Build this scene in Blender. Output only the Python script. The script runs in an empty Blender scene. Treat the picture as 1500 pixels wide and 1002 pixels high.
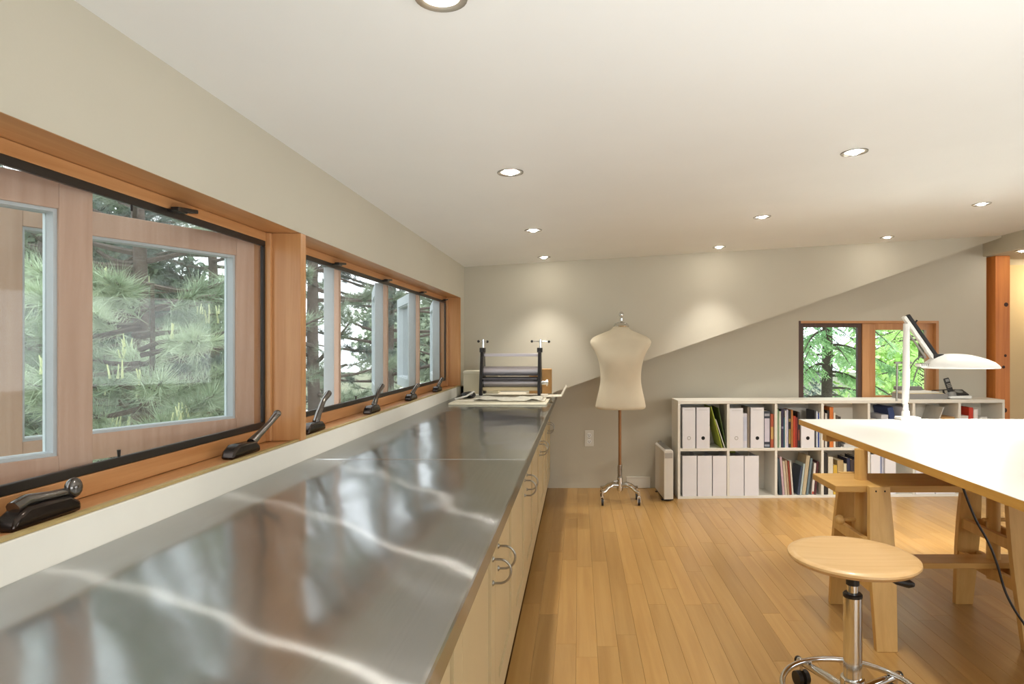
import bpy, math, random
import numpy as np
from mathutils import Vector, Matrix
R = math.radians
random.seed(7)
rng = np.random.default_rng(11)
SC = bpy.context.scene
COL = SC.collection

# ------------------------------------------------------------------ camera
F = 930.0          # focal length in pixels of the 1500 x 1002 frame
VX, VY = 848.0, 506.0
EYE = 1.2
cd = bpy.data.cameras.new('camera'); cam = bpy.data.objects.new('camera', cd); COL.objects.link(cam)
cam.location = (0, 0, EYE); cam.rotation_euler = (R(90), 0, 0)
cd.sensor_width = 36.0; cd.lens = F/1500*36.0
cd.shift_x = -(VX-750)/1500.0; cd.shift_y = (VY-501)/1500.0
cd.clip_start = 0.02; cd.clip_end = 400
SC.camera = cam
# ------------------------------------------------------------------ world, exposure, large lights
vs = SC.view_settings
SC.display_settings.display_device = 'sRGB'
vs.view_transform = 'Standard'; vs.look = 'None'; vs.gamma = 1.0; vs.use_curve_mapping = False
vs.exposure = 0.14
w = bpy.data.worlds.new('sky'); SC.world = w; w.use_nodes = True
nt = w.node_tree
bg = nt.nodes['Background']
bg.inputs[0].default_value = (0.90, 0.96, 1.0, 1); bg.inputs[1].default_value = 3.1
def area(name, loc, rot, sx, sy, power, col=(1, 1, 1)):
    l = bpy.data.lights.new(name, 'AREA'); l.shape = 'RECTANGLE'; l.size = sx; l.size_y = sy
    l.energy = power; l.color = col
    o = bpy.data.objects.new(name, l); COL.objects.link(o); o.location = loc; o.rotation_euler = rot
    return o
# added fill lights at unseen openings (right and rear), standing in for daylight
area('right_fill', (6.30, 1.2, 1.25), (0, R(90), 0), 1.1, 3.6, 10, (0.97, 0.99, 1.0))
area('rear_fill', (2.6, -2.56, 1.15), (R(122), 0, 0), 3.6, 1.0, 30, (0.95, 0.98, 1.0))

# unseen low spot added to brighten the ceiling, standing in for bounced flash
fl_ = bpy.data.lights.new('bounce_fill', 'SPOT'); fl_.energy = 180; fl_.color = (0.92, 0.97, 1.0); fl_.spot_size = R(122); fl_.spot_blend = 1.0; fl_.shadow_soft_size = .06
fo = bpy.data.objects.new('bounce_fill', fl_); COL.objects.link(fo); fo.location = (.95, -.1, .35); fo.rotation_euler = (R(180-24), R(-8), R(-10))

# ------------------------------------------------------------------ helpers
def lin(h):
    h = h.lstrip('#'); c = [int(h[i:i+2], 16)/255 for i in (0, 2, 4)]
    return tuple(x/12.92 if x <= .04045 else ((x+.055)/1.055)**2.4 for x in c) + (1,)

class MB:
    def __init__(s): s.v = []; s.f = []
    def add(s, vs_, fs_):
        n = len(s.v); s.v += [tuple(p) for p in vs_]; s.f += [tuple(i+n for i in f) for f in fs_]; return s
    def box(s, x0, x1, y0, y1, z0, z1):
        x0, x1 = sorted((x0, x1)); y0, y1 = sorted((y0, y1)); z0, z1 = sorted((z0, z1))
        return s.add([(x0,y0,z0),(x1,y0,z0),(x1,y1,z0),(x0,y1,z0),(x0,y0,z1),(x1,y0,z1),(x1,y1,z1),(x0,y1,z1)],
                     [(0,3,2,1),(4,5,6,7),(0,1,5,4),(1,2,6,5),(2,3,7,6),(3,0,4,7)])
    def obox(s, c, size, m):
        """box of a size, turned by a 3x3 matrix about its centre c"""
        a, b, d = [q/2 for q in size]; c = Vector(c)
        P = [(-a,-b,-d),(a,-b,-d),(a,b,-d),(-a,b,-d),(-a,-b,d),(a,-b,d),(a,b,d),(-a,b,d)]
        return s.add([c + m @ Vector(p) for p in P], [(0,3,2,1),(4,5,6,7),(0,1,5,4),(1,2,6,5),(2,3,7,6),(3,0,4,7)])
    def prism(s, poly, a0, a1, plane='xz'):
        """extrude a polygon: plane xz -> along y, xy -> along z, yz -> along x"""
        def P(u, v, t): return {'xz': (u, t, v), 'xy': (u, v, t), 'yz': (t, u, v)}[plane]
        n = len(poly)
        V = [P(u, v, a0) for u, v in poly] + [P(u, v, a1) for u, v in poly]
        Fc = [tuple(range(n)), tuple(range(2*n-1, n-1, -1))] + [(i, i+n, (i+1) % n+n, (i+1) % n) for i in range(n)]
        return s.add(V, Fc)
    def loft(s, rings, caps=True):
        n = len(rings[0]); b = len(s.v)
        for r in rings: s.v += [tuple(p) for p in r]
        for k in range(len(rings)-1):
            for i in range(n):
                j = (i+1) % n; s.f.append((b+k*n+i, b+k*n+j, b+(k+1)*n+j, b+(k+1)*n+i))
        if caps:
            s.f.append(tuple(b+i for i in range(n-1, -1, -1))); s.f.append(tuple(b+(len(rings)-1)*n+i for i in range(n)))
        return s
    def lathe(s, prof, c=(0,0,0), n=24, m=None):
        m = m or Matrix.Identity(3); c = Vector(c)
        return s.loft([[c + m @ Vector((r*math.cos(2*math.pi*i/n), r*math.sin(2*math.pi*i/n), z)) for i in range(n)] for r, z in prof])
    def tube(s, pts, r, n=10, closed=False):
        pts = [Vector(p) for p in pts]; rs = r if isinstance(r, (list, tuple)) else [r]*len(pts)
        rings = []; up = None
        for i, p in enumerate(pts):
            if closed: d = pts[(i+1) % len(pts)] - pts[i-1]
            else: d = pts[min(i+1, len(pts)-1)] - pts[max(i-1, 0)]
            d.normalize()
            if up is None:
                up = Vector((0,0,1)) if abs(d.z) < .9 else Vector((1,0,0))
            a = (up - d*up.dot(d)).normalized(); up = a; b2 = d.cross(a)
            rings.append([p + (a*math.cos(2*math.pi*k/n) + b2*math.sin(2*math.pi*k/n))*rs[i] for k in range(n)])
        if closed: rings.append(rings[0]); return s.loft(rings, False)
        return s.loft(rings)
    def sphere(s, c, r, n=14, m=8, sc=(1,1,1)):
        c = Vector(c)
        return s.loft([[c + Vector((sc[0]*r*math.sin(t)*math.cos(2*math.pi*i/n), sc[1]*r*math.sin(t)*math.sin(2*math.pi*i/n), -sc[2]*r*math.cos(t)))
                        for i in range(n)] for t in [max(.02, min(math.pi-.02, math.pi*k/m)) for k in range(m+1)]])
    def build(s, name, mt, parent=None, bev=0, smooth=None, seg=2):
        V = s.v
        if parent is not None:
            inv = WM[parent.name].inverted(); V = [tuple(inv @ Vector(p)) for p in s.v]
        me = bpy.data.meshes.new(name); me.from_pydata(V, [], s.f); me.update()
        o = bpy.data.objects.new(name, me); COL.objects.link(o)
        if mt is not None: me.materials.append(mt)
        if smooth:
            me.polygons.foreach_set('use_smooth', [True]*len(me.polygons)); me.set_sharp_from_angle(angle=R(smooth))
        if bev:
            b = o.modifiers.new('bevel', 'BEVEL'); b.width = bev; b.segments = seg; b.limit_method = 'ANGLE'; b.angle_limit = R(40)
        WM[o.name] = WM[parent.name].copy() if parent is not None else Matrix.Identity(4)
        if parent is not None: o.parent = parent
        return o
WM = {}
def T(o, label=None, cat=None, group=None, kind=None):
    if label: o['label'] = label
    if cat: o['category'] = cat
    if group: o['group'] = group
    if kind: o['kind'] = kind
    return o
def root(name, loc=(0,0,0), rz=0, **k):
    o = bpy.data.objects.new(name, None); COL.objects.link(o); o.location = loc; o.rotation_euler = (0,0,rz); o.empty_display_size = .05
    WM[o.name] = Matrix.Translation(loc) @ Matrix.Rotation(rz, 4, 'Z')
    return T(o, **k)
def kids(o): return [c for c in bpy.data.objects if c.parent is o]
def copy_tree(o, parent=None):
    c = o.copy(); COL.objects.link(c); WM[c.name] = WM[o.name].copy()
    if parent is not None: c.parent = parent
    for k in list(o.children): copy_tree(k, c)
    return c
def at(px, py, Y):
    """the point seen at pixel (px, py) at depth Y in the room"""
    return Vector(((px-VX)*Y/F, Y, EYE-(py-VY)*Y/F))

# ------------------------------------------------------------------ materials
def base(name):
    m = bpy.data.materials.new(name); m.use_nodes = True; n = m.node_tree
    return m, n, n.nodes['Principled BSDF']
def mat(name, col, rough=.5, metal=0, var=.06, scale=8, bump=0, bscale=60, spec=None):
    m, n, b = base(name); c = lin(col) if isinstance(col, str) else col
    tc = n.nodes.new('ShaderNodeTexCoord'); nz = n.nodes.new('ShaderNodeTexNoise'); nz.inputs['Scale'].default_value = scale
    nz.inputs['Detail'].default_value = 5; n.links.new(tc.outputs['Object'], nz.inputs['Vector'])
    rp = n.nodes.new('ShaderNodeValToRGB'); n.links.new(nz.outputs['Fac'], rp.inputs[0])
    rp.color_ramp.elements[0].position = .3; rp.color_ramp.elements[1].position = .7
    rp.color_ramp.elements[0].color = tuple(x*(1-var) for x in c[:3]) + (1,); rp.color_ramp.elements[1].color = tuple(min(1, x*(1+var)) for x in c[:3]) + (1,)
    n.links.new(rp.outputs[0], b.inputs['Base Color'])
    b.inputs['Roughness'].default_value = rough; b.inputs['Metallic'].default_value = metal
    if spec is not None: b.inputs['Specular IOR Level'].default_value = spec
    if bump:
        n2 = n.nodes.new('ShaderNodeTexNoise'); n2.inputs['Scale'].default_value = bscale; n.links.new(tc.outputs['Object'], n2.inputs['Vector'])
        bp = n.nodes.new('ShaderNodeBump'); bp.inputs['Strength'].default_value = bump; bp.inputs['Distance'].default_value = .002
        n.links.new(n2.outputs['Fac'], bp.inputs['Height']); n.links.new(bp.outputs[0], b.inputs['Normal'])
    return m
def wood(name, c1, c2, axis='y', rough=.4, scale=1.0, per_object=0.0, coat=0):
    """straight-grained timber, the grain running along one axis"""
    m, n, b = base(name)
    tc = n.nodes.new('ShaderNodeTexCoord'); mp = n.nodes.new('ShaderNodeMapping')
    st = {'x': (1.2, 26, 26), 'y': (26, 1.2, 26), 'z': (26, 26, 1.2)}[axis]
    mp.inputs['Scale'].default_value = tuple(q*scale for q in st)
    oi = n.nodes.new('ShaderNodeObjectInfo'); mu = n.nodes.new('ShaderNodeMath'); mu.operation = 'MULTIPLY'; mu.inputs[1].default_value = 37
    n.links.new(oi.outputs['Random'], mu.inputs[0])
    ad = n.nodes.new('ShaderNodeVectorMath'); n.links.new(tc.outputs['Object'], ad.inputs[0]); n.links.new(mu.outputs[0], ad.inputs[1])
    n.links.new(ad.outputs[0], mp.inputs['Vector'])
    nz = n.nodes.new('ShaderNodeTexNoise'); nz.inputs['Scale'].default_value = 1.6; nz.inputs['Detail'].default_value = 7; nz.inputs['Roughness'].default_value = .62
    nz.inputs['Distortion'].default_value = .6
    n.links.new(mp.outputs[0], nz.inputs['Vector'])
    rp = n.nodes.new('ShaderNodeValToRGB'); n.links.new(nz.outputs['Fac'], rp.inputs[0])
    rp.color_ramp.elements[0].position = .32; rp.color_ramp.elements[1].position = .68
    rp.color_ramp.elements[0].color = lin(c2); rp.color_ramp.elements[1].color = lin(c1)
    out = rp.outputs[0]
    if per_object:
        hs = n.nodes.new('ShaderNodeHueSaturation'); mr = n.nodes.new('ShaderNodeMapRange')
        mr.inputs['To Min'].default_value = 1-per_object; mr.inputs['To Max'].default_value = 1+per_object*.7
        n.links.new(oi.outputs['Random'], mr.inputs['Value']); n.links.new(mr.outputs[0], hs.inputs['Value']); n.links.new(out, hs.inputs['Color']); out = hs.outputs[0]
    n.links.new(out, b.inputs['Base Color']); b.inputs['Roughness'].default_value = rough
    if coat: b.inputs['Coat Weight'].default_value = coat; b.inputs['Coat Roughness'].default_value = .15
    bp = n.nodes.new('ShaderNodeBump'); bp.inputs['Strength'].default_value = .12; bp.inputs['Distance'].default_value = .001
    n.links.new(nz.outputs['Fac'], bp.inputs['Height']); n.links.new(bp.outputs[0], b.inputs['Normal'])
    return m
def emis(name, col, s):
    m, n, b = base(name); b.inputs['Emission Color'].default_value = col; b.inputs['Emission Strength'].default_value = s
    b.inputs['Base Color'].default_value = (.8, .8, .8, 1); return m
def glass_mat(name, tint=(.97, .99, .98, 1), refl=.06):
    m = bpy.data.materials.new(name); m.use_nodes = True; n = m.node_tree; n.nodes.clear()
    o = n.nodes.new('ShaderNodeOutputMaterial'); mx = n.nodes.new('ShaderNodeMixShader'); tr = n.nodes.new('ShaderNodeBsdfTransparent'); gl = n.nodes.new('ShaderNodeBsdfGlossy')
    fr = n.nodes.new('ShaderNodeFresnel'); fr.inputs[0].default_value = 1.35
    tr.inputs[0].default_value = tint; gl.inputs['Roughness'].default_value = .02
    n.links.new(fr.outputs[0], mx.inputs[0]); n.links.new(tr.outputs[0], mx.inputs[1]); n.links.new(gl.outputs[0], mx.inputs[2]); n.links.new(mx.outputs[0], o.inputs[0])
    return m
def screen_mat():
    m = bpy.data.materials.new('insect_screen'); m.use_nodes = True; n = m.node_tree; n.nodes.clear()
    o = n.nodes.new('ShaderNodeOutputMaterial'); mx = n.nodes.new('ShaderNodeMixShader'); tr = n.nodes.new('ShaderNodeBsdfTransparent'); df = n.nodes.new('ShaderNodeBsdfDiffuse')
    df.inputs[0].default_value = (.42, .43, .42, 1); mx.inputs[0].default_value = .07
    n.links.new(tr.outputs[0], mx.inputs[1]); n.links.new(df.outputs[0], mx.inputs[2]); n.links.new(mx.outputs[0], o.inputs[0]); return m
SCREEN = screen_mat()
WALL = mat('wall_paint', '#c2bcab', .75, var=.015, scale=3, bump=.05, bscale=250)
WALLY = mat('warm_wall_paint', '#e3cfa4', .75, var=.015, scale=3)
CEIL = mat('ceiling_paint', '#e7e7e3', .8, var=.012, scale=3, bump=.04, bscale=250)
TRIMW = mat('white_trim_paint', '#dfdcd2', .45, var=.02)
FIRY = wood('orange_fir_along_y', '#cb9764', '#b8804c', 'y', .38, .8, coat=.15)
FIRZ = wood('orange_fir_along_z', '#cb9764', '#b8804c', 'z', .38, .8, coat=.15)
FIRX = wood('orange_fir_along_x', '#cb9764', '#b8804c', 'x', .38, .8, coat=.15)
SASHM = wood('pink_brown_fir', '#c5a48c', '#b59178', 'z', .5, .9)
POSTM = wood('post_fir', '#d98a42', '#bf6d2c', 'z', .5, .6)
BROWN = wood('dark_brown_stain', '#5a3a26', '#442a1b', 'z', .45, .9)
PLY = mat('plywood_edge', '#a9935f', .6, var=.1, scale=40)
GREYP = mat('grey_cladding', '#b9c2c5', .45, var=.03)
BLACKM = mat('black_metal', '#2a2623', .35, .3, var=.05)
BRONZE = mat('dark_bronze', '#3a322d', .18, .8, var=.1)
DKCHR = mat('dark_chrome', '#6f6b67', .16, .9, var=.04)
CHROME = mat('chrome', '#d8d8d6', .12, 1, var=.02)
NICKEL = mat('brushed_nickel', '#a6a39a', .28, 1, var=.03)
GLASS = glass_mat('window_glass')
CAB = mat('cream_cabinet_paint', '#c6b48e', .45, var=.02, scale=5)
BIRCH = wood('pale_birch', '#d9b06c', '#c99d58', 'z', .42, .7)
BIRCHX = wood('pale_birch_along_x', '#d3a863', '#c2954f', 'x', .42, .7)
BEECHM = wood('beech_seat', '#dcb884', '#cfa76f', 'x', .38, .8, coat=.2)
OAK = wood('oak_floor', '#b58e54', '#a57c43', 'y', .33, .55, per_object=.13, coat=.12)
LINEN = mat('cream_jersey', '#d3c7ae', .9, var=.03, scale=6, bump=.25, bscale=900)
WHITEL = mat('white_laminate', '#dddcd7', .4, var=.01)
WHITEP = mat('white_card', '#e4e3e6', .6, var=.02)
SHELFM = mat('white_shelf_board', '#e2ded2', .5, var=.02)
BLACKP = mat('black_plastic', '#1d1b1a', .4, var=.05)
DARKH = mat('dark_hole', '#0f0f10', .8, var=.02)
WHITEG = mat('white_enamel', '#eeeeea', .3, var=.01)
PAPER = mat('paper', '#d8d0bd', .85, var=.05, scale=12)
BULB = emis('lit_bulb', (1, .93, .82, 1), 190)

# brushed stainless steel: brushing runs along the worktop (y)
def steel():
    m, n, b = base('brushed_stainless_steel')
    tc = n.nodes.new('ShaderNodeTexCoord')
    mp = n.nodes.new('ShaderNodeMapping'); mp.inputs['Scale'].default_value = (220, 2.2, 1); n.links.new(tc.outputs['Object'], mp.inputs['Vector'])
    nz = n.nodes.new('ShaderNodeTexNoise'); nz.inputs['Scale'].default_value = 1; nz.inputs['Detail'].default_value = 4; n.links.new(mp.outputs[0], nz.inputs['Vector'])
    rp = n.nodes.new('ShaderNodeValToRGB'); rp.color_ramp.elements[0].color = lin('#c3c6c8'); rp.color_ramp.elements[1].color = lin('#d1d4d5'); n.links.new(nz.outputs['Fac'], rp.inputs[0])
    n.links.new(rp.outputs[0], b.inputs['Base Color'])
    # two metallic lobes: a long streak across the brushing, and a clearer mirror-like one
    g1 = n.nodes.new('ShaderNodeBsdfAnisotropic'); g1.inputs['Roughness'].default_value = .205; g1.inputs['Anisotropy'].default_value = .905
    g2 = n.nodes.new('ShaderNodeBsdfAnisotropic'); g2.inputs['Roughness'].default_value = .11; g2.inputs['Anisotropy'].default_value = .5
    mx = n.nodes.new('ShaderNodeMixShader'); mx.inputs[0].default_value = .5
    n.links.new(g1.outputs[0], mx.inputs[1]); n.links.new(g2.outputs[0], mx.inputs[2])
    n.links.new(mx.outputs[0], n.nodes['Material Output'].inputs[0])
    for g in (g1, g2): n.links.new(rp.outputs[0], g.inputs['Color'])
    tg = n.nodes.new('ShaderNodeTangent'); tg.direction_type = 'UV_MAP'; tg.uv_map = 'UVMap'
    for g in (g1, g2): n.links.new(tg.outputs[0], g.inputs['Tangent'])
    w2 = n.nodes.new('ShaderNodeTexNoise'); w2.inputs['Scale'].default_value = 3.2; w2.inputs['Detail'].default_value = 1
    mp2 = n.nodes.new('ShaderNodeMapping'); mp2.inputs['Scale'].default_value = (1.5, .8, 1); n.links.new(tc.outputs['Object'], mp2.inputs['Vector']); n.links.new(mp2.outputs[0], w2.inputs['Vector'])
    bp = n.nodes.new('ShaderNodeBump'); bp.inputs['Strength'].default_value = .35; bp.inputs['Distance'].default_value = .012
    n.links.new(w2.outputs['Fac'], bp.inputs['Height'])
    for g in (g1, g2): n.links.new(bp.outputs[0], g.inputs['Normal'])
    n.nodes.remove(b)
    return m
STEEL = steel()

# ------------------------------------------------------------------ room shell
XL = -.923                       # room face of the window wall
YC, YG = 5.11, 5.345             # upper cheek wall, lower gable wall behind it
def zc(x): return 1.885 + .0585*x
S = lambda o, lab=None: T(o, lab, None, None, 'structure')
HEADZ, SILLZ = 1.573, .8825
W0, W1 = .66, 4.96
m = MB().box(-1.11, XL, -2.6, W0, 0, 2.3).box(-1.11, XL, W1, 5.6, 0, 2.3).box(-1.11, XL, W0, W1, HEADZ, 2.3).box(-1.11, XL-.02, W0, W1, -.1, SILLZ-.03)
S(m.build('wall_left', WALL), 'beige wall over the long row of casement windows')
m = MB().prism([(-1.2, zc(-1.2)), (6.4, zc(6.4)), (6.4, zc(6.4)+.15), (-1.2, zc(-1.2)+.15)], -2.7, YC)
S(m.build('ceiling', CEIL), 'white low sloping ceiling with recessed downlights')
def diag(x): return .892+.346*x
xe = (1.885-.892)/(.346-.0585)
m = MB().prism([(XL, .8135), (-.227, .8135), (xe, zc(xe)), (XL, zc(XL))], YC, YC+.02)
S(m.build('wall_back', WALL), 'upper beige wall with a diagonal lower edge, lit by downlights')
# roof slope between the cheek and the gable
m = MB().add([(-.9, YC+.0205, diag(-.9)), (xe, YC+.0205, diag(xe)), (xe, YG, diag(xe)), (-.9, YG, diag(-.9)),
              (-.9, YC+.0205, diag(-.9)+.02), (xe, YC+.0205, diag(xe)+.02), (xe, YG, diag(xe)+.02), (-.9, YG, diag(-.9)+.02)],
             [(0,3,2,1),(4,5,6,7),(0,1,5,4),(1,2,6,5),(2,3,7,6),(3,0,4,7)])
S(m.build('trim_1', WALL), 'sloping soffit running back from the diagonal wall edge')
GX0, GX1, GZ0, GZ1 = 1.85, 3.03, .70, 1.407
XP = 3.43
m = MB().box(XL-.2, GX0, YG, YG+.16, 0, 2.5).box(GX1, XP, YG, YG+.16, 0, 2.5).box(GX0, GX1, YG, YG+.16, 0, GZ0).box(GX0, GX1, YG, YG+.16, GZ1, 2.5)
m.box(XP, 6.4, YG, YG+.16, 1.947, 2.5)
S(m.build('wall_back_lower', WALL), 'lower beige gable wall behind the bookcase and dress form')
m = MB().box(6.35, 6.45, -2.7, 0-.6, 0, 2.5).box(6.35, 6.45, 3.0, 7.4, 0, 2.5).box(6.35, 6.45, -.6, 3.0, 0, .7).box(6.35, 6.45, -.6, 3.0, 1.8, 2.5)
S(m.build('wall_right', WALL))
m = MB().box(-1.2, .8, -2.7, -2.6, 0, 2.5).box(4.4, 6.4, -2.7, -2.6, 0, 2.5).box(.8, 4.4, -2.7, -2.6, 0, .7).box(.8, 4.4, -2.7, -2.6, 1.8, 2.5)
S(m.build('wall_front', WALL))
m = MB().box(XP, 6.4, 6.0, 6.1, 0, 2.4).box(XP-.03, XP, YG+.16, 6.1, 0, 2.4)
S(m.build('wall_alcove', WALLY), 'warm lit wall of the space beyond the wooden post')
S(MB().box(XP, 6.4, YG+.16, 6.1, 1.96, 2.1).build('ceiling_alcove', CEIL))
S(MB().box(3.40, 6.4, 4.80, YG, 1.947, 2.3).build('trim_2', WALL), 'dropped soffit over the opening beside the wooden post')
# post
p = MB().box(3.468, 3.590, YG-.06, YG+.08, 0, 1.947)
po = S(p.build('trim_3', POSTM, bev=.004), 'orange fir post beside the opening at the end of the bookcase')
KNOT = mat('dark_knot', '#3a1d0d', .6, var=.2, scale=60)
for kx, kz, kr in ((3.556, 1.54, .018), (3.55, 1.115, .012), (3.535, 1.02, .013), (3.545, .66, .02)):
    MB().lathe([(kr*.2, 0), (kr, .001), (kr*.7, .003), (.001, .0035)], (kx, YG-.06, kz), 12, Matrix.Rotation(R(90), 3, 'X')).build('knot', KNOT, po)
# floor: slab + single planks
fl = S(MB().box(-1.2, 6.4, -2.7, 6.1, -.12, -.014).build('floor', mat('subfloor', '#6b4c28', .8)), 'oak strip floor')
PW = .083
def plank_mesh(L):
    b = MB(); c = .0007; x0, x1, t = .0002, PW-.0002, 0.0
    b.add([(x0,0,-.013),(x1,0,-.013),(x1,L,-.013),(x0,L,-.013),(x0,0.0,t-c),(x1,0,t-c),(x1,L,t-c),(x0,L,t-c),
           (x0+c,c,t),(x1-c,c,t),(x1-c,L-c,t),(x0+c,L-c,t)],
          [(0,3,2,1),(0,1,5,4),(1,2,6,5),(2,3,7,6),(3,0,4,7),(4,5,9,8),(5,6,10,9),(6,7,11,10),(7,4,8,11),(8,9,10,11)])
    return b
pm = {}
rest = MB(); npl = 0; cand = []
x = -.26
while x < 6.3:
    y = -2.6 + random.random()*.5 - .5
    end = YG if x < XP-.01 else 6.0
    while y < end-.001:
        L = random.choice([.42, .55, .7, .85, 1.0, 1.2, 1.45])
        if y+L > end or end-(y+L) < .2: L = round(end-y, 3)
        cand.append((x, y, L)); y += L
    x += PW
def seen(x, y, L):
    for t in np.linspace(0, 1, 9):
        yy = y+L*t
        if yy < .9: continue
        px = VX+F*x/yy; py = VY+F*EYE/yy
        if 700 < px < 1510 and py < 1012 and x > -.27: return True
    return False
vis = [c for c in cand if seen(*c)]
vis.sort(key=lambda c: c[1])
for i, (x, y, L) in enumerate(vis[:300]):
    k = round(L, 3)
    if k not in pm:
        o = plank_mesh(L).build('plank', OAK, fl); pm[k] = o.data
    else:
        o = bpy.data.objects.new('plank', pm[k]); COL.objects.link(o); o.parent = fl
    o.location = (x, y, 0)
viss = set(vis[:300])
for c in cand:
    if c in viss: continue
    q = plank_mesh(c[2]); rest.add([(a+c[0], b+c[1], d) for a, b, d in q.v], q.f)
T(rest.build('plank_field', OAK, fl), kind='stuff')
# splashboard along the worktop
S(MB().box(XL-.018, XL, -2.5, YC, .80, SILLZ).build('trim_4', TRIMW, bev=.002), 'white upstand board along the back of the steel worktop')

# ------------------------------------------------------------------ long windows in the left wall
def crank(par, y, style):
    h = MB()
    z = SILLZ+.001; xc = -.972; L = .15
    h.prism([(y-.075, z), (y+.075, z), (y+.075, z+.018), (y+.05, z+.034), (y-.04, z+.036), (y-.066, z+.022)], xc-.02, xc+.018, 'yz')
    ho = h.build('crank_operator', BRONZE, par, bev=.006, smooth=40)
    a = MB()
    if style == 'folded':
        a.tube([(xc, y-.055, z+.036), (xc, y-.03, z+.044), (xc, y+.02, z+.040), (xc+.005, y+.06, z+.040)], [.012, .011, .009, .008], 10)
        a.sphere((xc+.008, y+.066, z+.045), .017, 12, 8, (.8, 1, 1.15))
    elif style == 'out':
        a.tube([(xc, y+.055, z+.028), (xc+.004, y+.085, z+.045), (xc+.008, y+.15, z+.074), (xc+.01, y+.185, z+.094)], [.014, .011, .009, .011], 12)
        a.sphere((xc+.010, y+.195, z+.099), .012, 12, 8)
    else:
        k = {'up': 1.0, 'up2': .85, 'low': .45}[style]
        a.sphere((xc, y+.03, z+.036), .014, 10, 6)
        a.tube([(xc, y+.03, z+.036), (xc+.004, y+.042, z+.036+.03*k), (xc+.008, y+.075, z+.036+.072*k), (xc+.010, y+.115, z+.036+.094*k)], [.013, .011, .010, .012], 12)
        a.sphere((xc+.010, y+.119, z+.036+.096*k), .0125, 10, 6)
    a.build('crank_handle', DKCHR, ho, smooth=60)
def sash(par, yh, L, ang):
    """outward casement hung on its far side at yh"""
    sw, th = .062, .045
    z0, z1 = .905, 1.545
    d = Vector((-math.sin(ang), -math.cos(ang), 0)); nrm = Vector((-math.cos(ang), math.sin(ang), 0))   # along sash, outward
    P0 = Vector((-1.048 if ang < 1.5 else -1.125, yh if ang < 1.5 else yh-.03, 0))
    M3 = Matrix((d, nrm, (0,0,1))).transposed()
    def bx(b, s0, s1, n0, n1, za, zb):
        c = P0 + d*(s0+s1)/2 + nrm*(n0+n1)/2 + Vector((0,0,(za+zb)/2)); b.obox(c, (s1-s0, n1-n0, zb-za), M3)
    b = MB(); bx(b, 0, sw, 0, th, z0, z1); bx(b, L-sw, L, 0, th, z0, z1); bx(b, sw, L-sw, .0005, th, z1-sw, z1); bx(b, sw, L-sw, .0005, th, z0, z0+sw+.004)
    so = b.build('sash', SASHM if ang < 1.5 else GREYP, par, bev=.0015)
    e = MB(); g = .007
    bx(e, sw, sw+g, .008, th+.004, z0+sw, z1-sw); bx(e, L-sw-g, L-sw, .008, th+.004, z0+sw, z1-sw)
    bx(e, sw+g, L-sw-g, .008, th+.004, z1-sw-g, z1-sw); bx(e, sw+g, L-sw-g, .008, th+.004, z0+sw+.004, z0+sw+g+.004)
    bx(e, 0, L, th, th+.006, z0, z0+sw); bx(e, 0, L, th, th+.006, z1-sw, z1); bx(e, 0, sw, th, th+.006, z0+sw, z1-sw); bx(e, L-sw, L, th, th+.006, z0+sw, z1-sw)
    e.build('glazing_bead', GREYP, so)
    q = MB(); bx(q, sw+g, L-sw-g, th-.010, th-.005, z0+sw+g, z1-sw-g); q.build('glass_pane', GLASS, so)
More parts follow.
